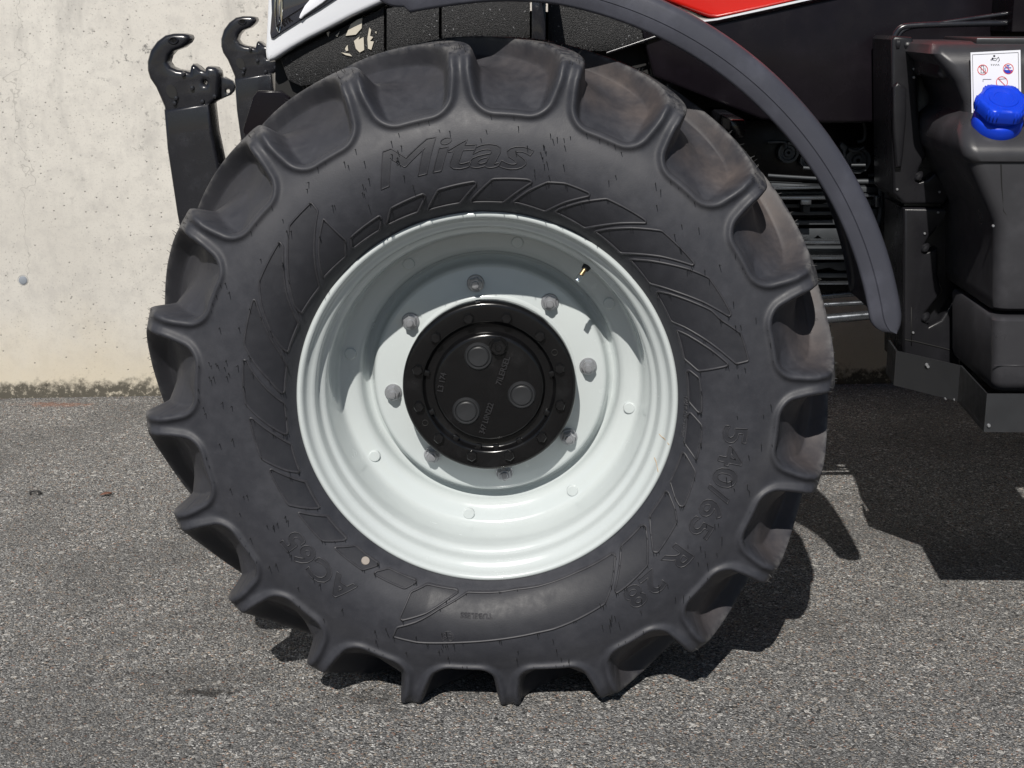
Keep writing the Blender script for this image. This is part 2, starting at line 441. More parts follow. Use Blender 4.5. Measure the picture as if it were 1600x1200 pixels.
def deform(th, r, a):
    """the load flattens the tyre on the ground"""
    down = np.cos(th+math.pi/2)                       # 1 straight down
    lim = np.where(down > .5, AX/np.maximum(down, 1e-3), 9.0)
    env = np.maximum(np.interp(np.abs(a), [0, .09, .15, .196, .214], [.709, .707, .702, .692, .682]), .682)
    soft = np.maximum(env-lim, 0)
    w = np.clip((r-.40)/(.707-.40), 0, 1)
    r2 = r-soft*w**.8
    a2 = a*(1+soft*.9*np.exp(-((r-.50)/.09)**2))
    return r2, a2
NTH = NL*66
half = np.concatenate([np.linspace(0, 6, 46)[:-1], np.linspace(6, 14, 74)[:-1], np.linspace(14, 18, 30)])
tt = np.concatenate([half, 36-half[:-1][::-1]])
NS = len(tt)
def prof(P, t):
    near = np.minimum(t, 36-t); q = catmull(P, np.minimum(near, 17.99999))
    q[:, 1] *= np.where(t > 18, -1, 1); return q
E_ = prof(ENV, tt); F_ = prof(FLO, tt)
arc = np.concatenate([[0], np.cumsum(np.hypot(np.diff(E_[:, 0]), np.diff(E_[:, 1])))])
BOT = np.interp(7.75, tt[:NS//2+1], arc[:NS//2+1])
near_t = np.minimum(tt, 36-tt)
arcn = np.where(tt <= 18, arc, arc[-1]-arc)
def mask(th, s_idx, side):
    """1 on a lug or sidewall, 0 in the pocket between lugs; also the signed distance to the pocket's edge"""
    a = E_[s_idx, 1]*side; r = E_[s_idx, 0]
    ph = PHASE + (0 if side > 0 else PITCHL/2)
    d = (th-ph-shift(a)+PITCHL/2) % PITCHL - PITCHL/2          # from lug centre line, radians
    u = PITCHL/2-np.abs(d)                                      # from pocket centre
    u = u*r
    lw = np.interp(a, [0, .11, .19, .21, .24], [.068, .058, .046, .041, .040])
    lw = np.where(r < .655, np.interp(r, [.57, .60, .63, .65], [.060, .051, .042, .039]), lw)
    hw = (PITCHL*r-lw)/2
    v = arcn[s_idx]-BOT
    rc = .032
    qx = u-(hw-rc); qv = -(v-rc)
    sd = np.hypot(np.maximum(qx, 0), np.maximum(qv, 0))+np.minimum(np.maximum(qx, qv), 0)-rc
    wdt = np.interp(r, [.57, .62, .68], [.010, .012, .013])
    x = -sd                                                     # into the pocket
    steep = 1-sstep(x, -wdt*.12, wdt*1.45); fil = np.exp(-(np.maximum(x, 0)/np.interp(r, [.57, .62, .68], [.022, .034, .046]))**2)
    m = .66*steep+.34*fil
    nose = sstep(a, -.036, -.020)
    return m*nose, np.where(nose > .5, sd, 1.0)
th0 = np.arange(NTH)*2*math.pi/NTH
S, T = np.meshgrid(np.arange(NS), th0)               # rows: theta
TH = T + shift(np.abs(E_[S, 1]))
m1, sd1 = mask(TH, S, 1); m2, sd2 = mask(TH, S, -1)
side = E_[S, 1]
M = np.maximum(np.where(near_t[S] < 14.5, np.where(side > 0, m1, m2), m1), np.where(near_t[S] < 14.5, 0, m2))
SD = np.where(side > 0, sd1, sd2)
rr = F_[S, 0]+(E_[S, 0]-F_[S, 0])*M; aa = F_[S, 1]+(E_[S, 1]-F_[S, 1])*M
# rounded ridge that outlines every pocket
rid = np.exp(-((SD-.0055)/.0082)**2)*sstep(near_t[S], 6.4, 7.6)*(1-sstep(near_t[S], 12.5, 13.6))
aa = aa+np.sign(side)*rid*.0088
# slight unevenness of the moulding
rr = rr+.0007*np.sin(TH*7+S*.05)+.0005*np.sin(TH*23+1)
rr, aa = deform(TH, rr, aa)
X = rr*np.cos(TH); Z = AX+rr*np.sin(TH); Yc = Y0-aa
Z = np.maximum(Z, .0005)
co = np.stack([X, Yc, Z], -1).reshape(-1, 3)
ii = np.arange(NTH); jj = (ii+1) % NTH; kk = np.arange(NS-1)
I, K = np.meshgrid(ii, kk, indexing='ij'); J = jj[I]
quads = np.stack([I*NS+K, J*NS+K, J*NS+K+1, I*NS+K+1], -1).reshape(-1, 4)
tm = bpy.data.meshes.new('tyre')
tm.vertices.add(len(co)); tm.vertices.foreach_set('co', co.ravel())
tm.loops.add(quads.size); tm.loops.foreach_set('vertex_index', quads.ravel())
tm.polygons.add(len(quads)); tm.polygons.foreach_set('loop_start', np.arange(len(quads))*4)
tm.polygons.foreach_set('loop_total', np.full(len(quads), 4))
tm.update(calc_edges=True)
# surface of the outer sidewall as a function of radius, for what is moulded onto it
def wall_pt(th, r, lift=0.0):
    r2, a2 = deform(np.array([th]), np.array([r]), np.array([float(SIDE(r))]))
    return Vector((r2[0]*math.cos(th), Y0-a2[0]-lift, AX+r2[0]*math.sin(th)))
_tf = np.linspace(0, 9, 400); _pf = catmull(ENV, _tf)
def SIDE(r): return np.interp(r, _pf[:, 0], _pf[:, 1])
BLADES = [[(129.3,482.6),(129,423.7),(132.4,400.3),(141.1,403.7),(137.4,432),(133,461.4)],
[(129.1,520.7),(129.1,500.5),(136.5,449.7),(143.7,399.1),(152.9,403.4),(151.6,419.8),(140.4,488),(135.9,517.4)],
[(139.9,511.3),(140.2,499.8),(143.4,480.3),(148.9,447.5),(155.8,400.4),(164.7,402.8),(164.1,411.8),(159.6,444.2),(154.7,475.7),(149.9,501.3)],
[(154,496.5),(154,491.1),(157.1,469.6),(160.5,446.9),(165.4,414.5),(168.5,399.4),(176.6,399.4),(176.6,405.9),(172.4,430.4),(167.2,468.9),(164.4,485.6)],
[(168.2,480.7),(168.2,474.7),(170.9,459.8),(175.5,429.1),(179.8,399.5),(184.2,398.2),(188.7,400.1),(188.6,405.5),(186.3,421.7),(181,457.8),(178.9,470.3),(174.2,475.6)],
[(-177.6,464.6),(-177.4,458.8),(-172.2,423.4),(-168.1,398.7),(-159.3,399.7),(-161.3,418.3),(-166.8,456.3)],
[(-163.5,448.7),(-163.5,443.8),(-159.2,417.4),(-156,397.8),(-147.4,399.5),(-147.6,404),(-149.5,418.2),(-153,443.4)],
[(-149.8,436.3),(-149.8,433.2),(-144.1,398.5),(-135.3,399.4),(-135.4,403.6),(-137.4,416.8),(-139.8,432.2)],
[(-136.3,425.6),(-135.9,421.7),(-131.9,398.3),(-123.3,400),(-123.4,403.6),(-126.4,424.8)],
[(-123.1,419.4),(-123,413.8),(-120.2,398.5),(-111.2,397.5),(-111.3,401.9),(-113.6,418)],
[(-107.9,398),(-98.9,395.3),(-98.6,400),(-101.1,414.6),(-106,448.3),(-111.2,477.2),(-111.9,473.8),(-111.6,419.1)],
[(-95.8,397.2),(-86.5,395.8),(-81.5,394.2),(-74.4,396.2),(-62.8,395.6),(-50.6,398.9),(-50,403.6),(-52.5,422.2),(-55.2,443.2),(-59.4,469.5),(-68,476.3),(-77.6,482.4),(-87,492),(-96.1,501.7),(-104,511.6),(-111.7,518),(-111.7,494.8),(-107.8,470.8),(-103,435.5),(-98.6,412)],
[(-47.1,398.3),(-38.5,398),(-37.7,403.4),(-40.1,421.7),(-44.9,455.9),(-52.8,462.7),(-55.6,463.5),(-55.5,456.3),(-50.4,420.9)],
[(-34.9,398.4),(-26.1,398.1),(-25.8,402.3),(-28.7,428.4),(-31.2,443.9),(-40.7,452.1),(-41.4,445.1),(-38,417.6)],
[(-23.1,397.9),(-13.6,399.5),(-13.5,404),(-17.1,432.9),(-18.6,434.4),(-26.8,439.9),(-27.4,433),(-26.2,418.7)],
[(-10.8,398.6),(-3,395.9),(-1.5,401),(-4.5,425.2),(-9.2,427.9),(-14.1,427.6)],
[(10.3,398.7),(10.7,403.7),(8.5,419.5),(4.6,422),(-1.1,422.1),(-1.2,416.2),(1.4,398.1)],
[(22.7,400.8),(20.7,416.9),(15.5,452.5),(11.5,478),(11,476),(10.4,420.1),(14,398.5)],
[(25.4,398),(34.3,399.1),(34.9,404.1),(32.8,421.3),(24.8,476.7),(21.9,486.7),(17.6,514.4),(11.2,518.2),(11.1,493.4),(13.4,478.3),(18.5,446.4),(22.9,417.5)],
[(46.7,402.6),(43.1,429),(35.8,477.6),(31.8,500.6),(22.2,509.4),(21.9,503.6),(27.4,469.1),(32.2,436.3),(37.9,399.6)],
[(58.9,404.4),(56.7,422),(52.3,451.3),(46.5,486),(41.2,489.2),(36.1,492.8),(36,487.7),(42.2,450.6),(49.6,399)],
[(70.9,405.3),(70.4,413.7),(65.7,444.7),(60.9,472.1),(50.7,480.3),(50.3,476.5),(55.2,445),(61.7,399.4)],
[(82.6,405.7),(79.2,432.6),(75.1,458.2),(71.1,466.1),(65,466.7),(64.7,461.1),(69.4,432),(73.6,399.8)],
[(88.1,448.6),(79.5,455.1),(78.5,451.7),(85.2,402.1),(93.8,401.3),(93.9,406.8)],
[(105.8,403.4),(101.7,436.1),(92.4,443.7),(92,438.6),(96.9,402.1),(105.8,400.4)],
[(117.6,406.4),(114.6,430.3),(105.5,435.5),(105.1,429.3),(108.6,402.9),(117.2,402.9)],
[(127.2,422.6),(118,427.4),(117.9,421.2),(120.3,402),(129,401.9),(129.4,406.1)]]
def inpoly(P, x, y):
    c = np.zeros(x.shape, bool); n = len(P)
    for i in range(n):
        x1, y1 = P[i]; x2, y2 = P[(i+1) % n]
        if y1 == y2: continue
        c ^= ((y1 > y) != (y2 > y)) & (x < (x2-x1)*(y-y1)/(y2-y1)+x1)
    return c
WORDS = []       # (loops in (theta degrees, r millimetres), filled)
def ring_word(body, t0, t1, r0, r1, shear=0.0, offset=0.0, space=1.0, filled=True, bead=.0009):
    rm = (r0+r1)/2; w = R(t0-t1)*rm
    lo = fit_loops(text_loops(body, shear, offset, 3, space), w, r1-r0)
    lo = [[(t0-math.degrees(x/rm), (r0+y)*1000) for x, y in l] for l in lo]
    WORDS.append((lo, filled, bead))
ring_word('Mitas', 114.5, 79.6, .470, .534, .30, .012, .95, True, .0009)
ring_word('540/65 R 28', -3.5, -54.5, .466, .515, 0, .017, 1.06, True, .0009)
ring_word('AC65', -125.0, -146.5, .455, .501, 0, .028, 1.05, True, .0009)
ring_word('TUBELESS', -88.5, -97.0, .436, .446, 0, .01, 1.05, False, .0006)
ring_word('MADE IN CZECH REPUBLIC', 2.6, -9.5, .3905, .3965, 0, .0, 1.05, False, .0006)
ring_word('E4', -98.2, -100.6, .484, .499, 0, .02, 1.0, False, .0007)
th_all = np.degrees(np.arctan2(co[:, 2]-AX, co[:, 0])); r_all = np.hypot(co[:, 0], co[:, 2]-AX)*1000
# radius before the load was applied, for testing against the outlines
r_und = np.hypot(0, 0)+(F_[S, 0]+(E_[S, 0]-F_[S, 0])*M).ravel()*1000
sel = np.where((co[:, 1] < Y0) & (r_und > 385) & (r_und < 560))[0]
panel = np.zeros(len(co)); ts, rs = th_all[sel], r_und[sel]
acc = np.zeros(len(sel), bool)
def wrapped(P): return [((t+360 if t < -170 and P[0][0] > 0 else t), r) for t, r in P]
for P in BLADES: acc |= inpoly(P, ts, rs) | inpoly([(t-360, r) for t, r in P], ts, rs)
for lo, filled, _ in WORDS:
    if filled:
        w = np.zeros(len(sel), bool)
        for l in lo: w ^= inpoly(l, ts, rs)
        acc |= w
panel[sel] = acc*1.0
# dried mud on the lug flanks, mostly on the side that faces back
Mf = M.ravel(); tr = (np.arctan2(co[:, 2]-AX, co[:, 0]))
flank = (4*Mf*(1-Mf))**.5*.8+.55*(1-Mf)
flank *= sstep(near_t[S].ravel(), 9.5, 13.5)
angf = .10+.90*np.clip(sstep(np.cos(tr-R(8)), -.05, .75), 0, 1)+.35*np.exp(-((tr+R(66))/.35)**2)
lugn = .6+.4*np.sin(np.round((TH.ravel()-PHASE)/PITCHL)*12.9)
dust = np.clip(flank*angf*lugn, 0, 1)
worn = sstep(Mf, .8, 1)*sstep(near_t[S].ravel(), 12.6, 13.4)
ringd = np.exp(-((r_und-556)/26)**2)*(co[:, 1] < Y0)*(.30+.45*np.clip(np.sin(tr), 0, 1))
for nm, arr in (('panel', panel), ('dust', dust), ('worn', worn), ('ring', ringd)):
    at_ = tm.attributes.new(nm, 'FLOAT', 'POINT'); at_.data.foreach_set('value', arr.astype(np.float32))
tyre = obj('tyre', tm, RUBBER, tractor)
tag(tyre, 'black front tractor tyre with tall lugs and moulded sidewall lettering')

# ridges moulded round the sidewall panels and the letters
def bead_loop(V, Fc, pts, rad, lift, closed=True):
    """a low three sided ridge along (theta, r) points lying on the sidewall"""
    n = len(pts); base = len(V)
    for i in range(n):
        (t0, r0), (t1, r1), (t2, r2) = pts[i-1], pts[i], pts[(i+1) % n]
        dx, dy = R(t2-t0)*r1, (r2-r0); L = math.hypot(dx, dy) or 1
        nx, ny = -dy/L*rad*1000, dx/L*rad*1000
        for s, h in ((-1, -.0006), (-.45, lift), (.45, lift), (1, -.0006)):
            rr_ = (r1+ny*s)/1000; tt_ = R(t1)+nx*s/max(r1, 1)
            V.append(wall_pt(tt_, rr_, h))
    for i in range(n if closed else n-1):
        j = (i+1) % n
        for k in range(3): Fc.append((base+i*4+k, base+i*4+k+1, base+j*4+k+1, base+j*4+k))
def dense(P, step=6.0, rnd=3.2):
    """round the corners of an outline and resample it"""
    Q = []; n = len(P)
    for i in range(n):
        (ta, ra), (tb, rb), (tc, rc) = P[i-1], P[i], P[(i+1) % n]
        def lerp(t1, r1, t2, r2, dmm):
            L = math.hypot(R(t2-t1)*rb, r2-r1); f = min(.45, dmm/max(L, 1e-6)); return t1+(t2-t1)*f, r1+(r2-r1)*f
        p = lerp(tb, rb, ta, ra, rnd); q = lerp(tb, rb, tc, rc, rnd)
        for f in (0, .5, 1):
            Q.append(((1-f)**2*p[0]+2*f*(1-f)*tb+f*f*q[0], (1-f)**2*p[1]+2*f*(1-f)*rb+f*f*q[1]))
    out = []
    for i in range(len(Q)):
        (t1, r1), (t2, r2) = Q[i], Q[(i+1) % len(Q)]
        L = math.hypot(R(t2-t1)*r1, r2-r1); k = max(1, int(L/step))
        for j in range(k): out.append((t1+(t2-t1)*j/k, r1+(r2-r1)*j/k))
    return out
for P in BLADES:
    V, Fc = [], []; bead_loop(V, Fc, dense(P), .0024, .0027)
    obj('moulded_panel', pydata('moulded_panel', V, Fc), BEAD, tyre)
for (lo, filled, bead), nm in zip(WORDS, ['brand_lettering', 'size_lettering', 'model_lettering', 'tubeless_lettering', 'origin_lettering', 'approval_lettering']):
    V, Fc = [], []
    for l in lo:
        l2 = [p for i, p in enumerate(l) if math.hypot(R(p[0]-l[i-1][0])*p[1], p[1]-l[i-1][1]) > .25]
        l3 = []
        for i, (t1, r1) in enumerate(l2):
            t2, r2 = l2[(i+1) % len(l2)]; k = max(1, int(math.hypot(R(t2-t1)*r1, r2-r1)/4))
            l3 += [(t1+(t2-t1)*j/k, r1+(r2-r1)*j/k) for j in range(k)]
        bead_loop(V, Fc, l3, bead*1.35, bead*1.9)
    if nm == 'approval_lettering':
        bead_loop(V, Fc, [(-99.4+math.degrees(13*math.cos(k*.196)/491), 491.5+13*math.sin(k*.196)) for k in range(32)], .0008, .0009)
    obj(nm, pydata(nm, V, Fc), BEAD, tyre)
# rubber hairs left by the mould vents
V, Fc = [], []
def hair(th, r, L, rad=.00095):
    L *= 1.35
    p = wall_pt(th, r, -.001); d = Vector((random.uniform(-.14, .14), -1, random.uniform(-.16, .10))).normalized()
    a = d.cross(Vector((0, 0, 1))).normalized(); b = d.cross(a); n0 = len(V)
    for s, kk_ in ((0, 1), (1, .55)):
        for k in range(4):
            an = k*math.pi/2; V.append(p+d*(L*s)+(a*math.cos(an)+b*math.sin(an))*rad*kk_)
    for k in range(4): Fc.append((n0+k, n0+(k+1) % 4, n0+4+(k+1) % 4, n0+4+k))
    Fc.append((n0+4, n0+5, n0+6, n0+7))
for k in range(40):
    base = R(360*k/40+random.uniform(-2, 2))
    for r0 in (.500, .525, .548):
        if random.random() < .8:
            for q in range(random.choice((1, 1, 2))):
                hair(base+random.uniform(-.03, .03)+q*.012, r0+random.uniform(-.012, .012), random.uniform(.006, .013))
for c in (118, 108, 78, 76, -100, -60, -150, 170):
    for q in range(7): hair(R(c)+random.uniform(-.02, .02), random.uniform(.455, .55), random.uniform(.006, .013))
for P in BLADES:
    for (t, r) in dense(P, 45, 3):
        if random.random() < .42: hair(R(t), r/1000, random.uniform(.005, .011))
for k in range(NL):
    c = PHASE+(k+.5)*PITCHL
    for u in (-.05, -.015, .02, .055):
        if random.random() < .8: hair(c+u+random.uniform(-.012, .012), .566, random.uniform(.006, .012))
hr = obj('rubber_hair', pydata('rubber_hair', V, Fc), HAIR, tyre, smooth=False); tag(hr, kind='stuff')
# hairs along the lug edges
V, Fc = [], []
def hair2(p, d, L, rad=.0007):
    a = d.cross(Vector((0, 1, .2))).normalized(); b = d.cross(a); n0 = len(V)
    for s, kk_ in ((0, 1), (1, .5)):
        for k in range(3):
            an = k*2.094; V.append(p+d*(L*s)+(a*math.cos(an)+b*math.sin(an))*rad*kk_)
    for k in range(3): Fc.append((n0+k, n0+(k+1) % 3, n0+3+(k+1) % 3, n0+3+k))
top = np.where((Mf > .97) & (near_t[S].ravel() > 12.6) & (co[:, 2] > .03))[0]
for i in rng.choice(top, 900, replace=False):
    p = Vector(co[i]); d = Vector((p.x, 0, p.z-AX)).normalized()
    d = (d+Vector((random.uniform(-.5, .5), random.uniform(-.6, .2), random.uniform(-.5, .5)))).normalized()
    hair2(p-d*.001, d, random.uniform(.003, .012))
hr2 = obj('lug_hair', pydata('lug_hair', V, Fc), HAIR, tyre, smooth=False); tag(hr2, kind='stuff')
p = wall_pt(R(-127.06), .409)
cm = lathe('moulding_plug', [(.0001, -.0022), (.0078, -.002), (.0088, -.0006), (.0092, .002)], 28)
pa, pb = wall_pt(R(-127.06), .411), wall_pt(R(-126.6), .409)
nrm = (pa-p).cross(pb-p).normalized(); nrm = nrm if nrm.y < 0 else -nrm
cm.transform((Vector((0, -1, 0)).rotation_difference(nrm)).to_matrix().to_4x4()); obj('moulding_plug', cm, COIN, tyre, loc=p)

# ---- rim ---------------------------------------------------------------
RIM = [(.3755, .016), (.3800, .010), (.3812, .003), (.3800, -.004), (.3765, -.0075), (.3720, -.0070), (.3685, -.0035), (.3660, .003), (.3635, .010),
       (.3590, .016), (.3545, .0185), (.3500, .021), (.3470, .026), (.3452, .034), (.3440, .044), (.3420, .0495), (.3380, .0525), (.3335, .0555), (.3305, .0605), (.3290, .068),
       (.3270, .085), (.3245, .115), (.3225, .142), (.3205, .156), (.3165, .165), (.3095, .1685), (.2980, .171), (.2850, .175), (.2785, .179), (.2735, .186), (.2710, .200), (.2675, .2165), (.2610, .2215), (.2550, .2185),
       (.2505, .206), (.2475, .1925), (.2440, .1855), (.2380, .1830), (.1840, .1830), (.1818, .1822), (.1805, .1795), (.1770, .1790), (.1500, .1790)]
rim = obj('rim', lathe('rim', RIM, 256, ang=60), WHITE, tractor, loc=(0, 0, AX)); tag(rim, 'deep white painted steel rim with small rust streaks on the flange')
back = lathe('rim_back', [(.3755, .016), (.362, .03), (.352, .05), (.335, .09), (.327, .16), (.325, .30), (.345, .37), (.36, .40), (.38, .41)], 96)
obj('rim_barrel', back, WHITE, rim)
def polar(t, r, y): return Vector((r*math.cos(R(t)), y, r*math.sin(R(t))))
def hexprism(bm, r, y0, y1, n=6, rot=0, ch=.0):
    a = []
    for y, k in ((y1, 1), (y0+ch, 1), (y0, 1-ch/r*.9 if ch else 1)):
        a.append([bm.verts.new((r*k*math.cos(rot+2*math.pi*i/n), y, r*k*math.sin(rot+2*math.pi*i/n))) for i in range(n)])
    for A, B in zip(a, a[1:]):
        for i in range(n): bm.faces.new((A[i], A[(i+1) % n], B[(i+1) % n], B[i]))
    bm.faces.new(a[-1])
bm = bmesh.new()
hexprism(bm, .0185, -.005, .0, 28, 0, .002); hexprism(bm, .0150, -.020, -.005, 6, .3, .0015); hexprism(bm, .0118, -.0215, -.019, 24, 0, .001); hexprism(bm, .0080, -.028, -.021, 18, 0, .0015); hexprism(bm, .0045, -.0292, -.028, 10, 0, .0)
nut = finish(bm, 'wheel_nut', 30)
for k in range(8):
    nt = obj('wheel_nut', nut, ZINC, rim, loc=polar(98.2-45*k, .2085, .1828)); nt.rotation_euler = (0, k*.7, 0)
btn = lathe('rivet', [(.0001, -.0052), (.0105, -.0050), (.0122, -.0036), (.0128, .004)], 28)
for k in range(8):
    obj('rivet', btn, WHITE, rim, loc=polar(34-45*k+(2.0 if k in (2, 3) else 0), .2995, .1712))
# valve
bm = bmesh.new(); v0 = polar(53, .332, .066); v1 = polar(53, .296, .050)
tube_bm(bm, [v0, v0.lerp(v1, .30)], [.0095, .0075], 14); boot = finish(bm, 'valve_boot', 40)
vb = obj('valve_boot', boot, HAIR, rim)
obj('valve_stem', tube('valve_stem', [v0.lerp(v1, .28), v0.lerp(v1, .72)], .0048, 12), BRASS, rim)
obj('valve_cap', tube('valve_cap', [v0.lerp(v1, .66), v0.lerp(v1, .70), v0.lerp(v1, 1.0)], [.0045, .0062, .0054], 12), CHROME, rim)
def rim_y(r): return float(np.interp(-r, [-q[0] for q in RIM], [q[1] for q in RIM]))
for t0, r0, tr_ in ((-11.5, .353, [(0, 0), (-.6, .006), (-.7, .012), (-1.6, .021), (-1.9, .0265)]), (-19.5, .358, [(0, 0), (-1.0, .006), (-2.2, .011), (-3.0, .014)])):
    obj('rust_streak', tube('rust_streak', smooth_path([polar(t0+a, r0+b, rim_y(r0+b)-.0003) for a, b in tr_], 5), .0008, 6), RUST, rim)

# ---- hub ---------------------------------------------------------------
HUB = [(.0001, .1130), (.104, .1130), (.1105, .1138), (.1135, .1175), (.1145, .1265), (.1165, .1290), (.1300, .1290), (.1345, .1272), (.1372, .1190), (.1395, .1150), (.1430, .1142), (.1690, .1142), (.1745, .1150), (.1785, .1180), (.1802, .1230), (.1800, .1480), (.1780, .1520), (.1720, .1540), (.1720, .1795)]
hub = obj('hub', lathe('hub', HUB, 192, ang=50), HUBBLK, tractor, loc=(0, 0, AX)); tag(hub, 'glossy black axle hub cover with ring of bolts')
bm = bmesh.new(); hexprism(bm, .0112, -.0105, .001, 6, .2, .0018); bolt = finish(bm, 'bolt', 30)
for k in range(12):
    b_ = obj('bolt', bolt, HUBBLK, hub, loc=polar(106-30*k, .1515, .1142)); b_.rotation_euler = (0, k*1.3, 0)
for t_ in (29, -150):
    obj('jacking_hole', lathe('jacking_hole', [(.0068, -.0006), (.0062, -.0010), (.0052, .0002), (.0001, .0008)], 20), VOID, hub, loc=polar(t_, .1545, .1140))
capm = lathe('planet_cap', [(.0001, -.0062), (.0188, -.0062), (.0205, -.0052), (.0212, -.0030), (.0222, -.0026), (.0240, -.0052), (.0262, -.0050), (.0285, -.0020), (.0300, .0012)], 40, ang=30)
for t_ in (108, -13, -133): obj('planet_cap', capm, CAPGREY, hub, loc=polar(t_, .0695, .1130))
bm = bmesh.new(); hexprism(bm, .021, -.004, .002, 28, 0, .003); hexprism(bm, .0165, -.017, -.003, 6, .2, .002); hexprism(bm, .0075, -.020, -.016, 16, 0, .002)
obj('drain_plug', finish(bm, 'drain_plug', 30), HUBBLK, hub, loc=polar(77, .089, .1150))
for k in range(8):
    t_ = [-62, -84, -100, -122, -25, -155, 12, 168][k]
    m_ = box('ring_notch', -.006, .006, -.004, .004, -.008, .008, bev=.002)
    n_ = obj('ring_notch', m_, HUBBLK, hub, loc=polar(t_, .1345, .1235)); n_.rotation_euler = (0, -R(t_-90), 0)
for body, px1, py1, w_, rot_ in (('7ILERSEL', 783, 602, .062, 72), ('347 L0N222', 757, 678, .068, 73), ('L3 174', 692, 612, .040, 78)):
    tmsh = text_mesh_flat(body, w_, .0125, .012)
    q = at(px1, py1, .1125); o_ = obj('cast_lettering', tmsh, GLINT, hub, smooth=False, loc=(q.x, .1128, q.z-AX)); o_.rotation_euler = (0, -R(rot_), 0)
    o_.scale = (1, 3.2, 1)

# ---- the other wheels --------------------------------------------------
for nm, src, mt in (('tyre', tm, RUBBER), ('rim', rim.data, WHITE), ('hub', hub.data, HUBBLK)):
    o_ = obj(nm, src, None, tractor, loc=(0, 2*TY, 0 if nm == 'tyre' else AX)); o_.scale = (1, -1, 1)
for far in (0, 1):
    k = 1.32
    for nm, src in (('tyre', tm), ('rim', rim.data)):
        z_ = 0 if nm == 'tyre' else AX*k
        o_ = obj(nm, src, None, tractor, loc=(2.62, (2*TY+.02 if far else -.02), z_)); o_.scale = (k, -k if far else k, k)

# ---- fender --------------------------------------------------------------
FP = [(.7800, .063), (.7775, .056), (.7790, .0495), (.7830, .0470), (.8020, .0455), (.8035, .0475), (.8050, .0455), (.8290, .0470), (.8370, .0505), (.8425, .0590), (.8450, .0750), (.8470, .1500), (.8475, .3000), (.8460, .4400), (.8420, .4850), (.8330, .5000), (.8240, .5030),
      (.8230, .4980), (.8320, .4940), (.8370, .4800), (.8400, .4400), (.8410, .3000), (.8405, .1500), (.8385, .0800), (.8340, .0640), (.8260, .0570), (.8040, .0555), (.7850, .0580)]
t0f, t1f, nf = 9.2, 105.8, 160
v, f = [], []
for i in range(nf+1):
    u = i/nf; t = t0f+(t1f-t0f)*u
    # ends close in a rounded tip
    d0 = (t-t0f)/3.0; d1 = (t1f-t)/4.6
    lo = .775-.013*float(sstep(np.array(t), 78., 100.))
    if d1 < 1: lo = max(lo, .8435-.0690*math.sqrt(max(0, 1-(1-d1)**2)))
    k0 = math.sqrt(max(.0004, 1-(1-d0)**2)) if d0 < 1 else 1.0
    for r, y in FP:
        r2 = lo+(.8475-lo)*((r-.775)/(.8475-.775)) if r < .8425 and y < .3 else r
        r2 = .826+(r2-.826)*k0
        v.append((r2*math.cos(R(t)), y, AX+r2*math.sin(R(t))))
n_ = len(FP)
for i in range(nf):
    for k in range(n_): f.append((i*n_+k, i*n_+(k+1) % n_, (i+1)*n_+(k+1) % n_, (i+1)*n_+k))
f.append(list(range(n_))); f.append([nf*n_+k for k in range(n_)][::-1])
me = pydata('fender', v, f)
bm = bmesh.new(); bm.from_mesh(me); bmesh.ops.recalc_face_normals(bm, faces=bm.faces); bm.to_mesh(me); bm.free(); sharp(me, 50)
fender = obj('fender', me, FENDERP, tractor); tag(fender, 'dark grey plastic front mudguard curving over the tyre')
obj('fender_bracket', box('fender_bracket', .10, .135, .30, .76, AX+.79, AX+.838, bev=.006), LINKBLK, fender)
obj('fender_bracket', box('fender_bracket', .52, .555, .46, .90, 1.14, 1.18, bev=.006), LINKBLK, fender)

# ---- hood ------------------------------------------------------------------
HY = .78                                            # near side of the hood
HW = 2*(TY-HY)
noseb = xz([(420, 97), (430, 93), (456, 76), (484, 60), (512, 46), (550, 26), (587, 9), (620, -6)], HY)
nose = noseb + [(noseb[-1][0]+.35, 1.56), (noseb[-1][0]+.35, 1.90), (-.30, 1.88), (-.46, 1.78), (-.53, 1.62)] + xz([(419, -10), (417, 37), (414.5, 80), (415.5, 90)], HY)
hoodw = obj('hood_nose', plate('hood_nose', nose, HY-.004, HW+.008, .012, 3), HOODWHITE, tractor); tag(hoodw, 'white painted nose of the hood round the headlight')
body = xz([(612, 2), (1050, 32), (1120, 29), (1190, 15), (1262, -1)], HY)
body = [(-.20, 1.54), (.10, 1.51), (.37, 1.445), (.50, 1.398), (.521, 1.394), (.63, 1.416), (.735, 1.440), (1.3, 1.57), (1.3, 1.98), (.6, 1.96), (-.10, 1.91)]
obj('hood', plate('hood', body, HY-.002, HW+.004, .012, 3), RED, tractor)
strip = xz([(1060, 38.5), (1120, 31.5), (1190, 16.5), (1262, .5), (1400, -29)], HY); strip2 = xz([(1400, -32.5), (1262, -3), (1190, 13), (1120, 28.5), (1060, 36.5)], HY)
obj('pinstripe', plate('pinstripe', strip+strip2, HY-.012, .010), HOODWHITE, tractor)
# dark side panel below the red
side_ = xz([(1000, 40), (1120, 33), (1190, 18.5), (1262, 3), (1420, -31)], HY) + [(1.30, 1.50), (1.30, 1.150)] + xz([(1395, 192), (1290, 193), (1190, 188), (1020, 120)], HY)
sp = obj('side_panel', plate('side_panel', side_, HY+.002, .30, .010, 2), DARKPANEL, tractor); tag(sp, 'glossy dark engine side panel below red hood')
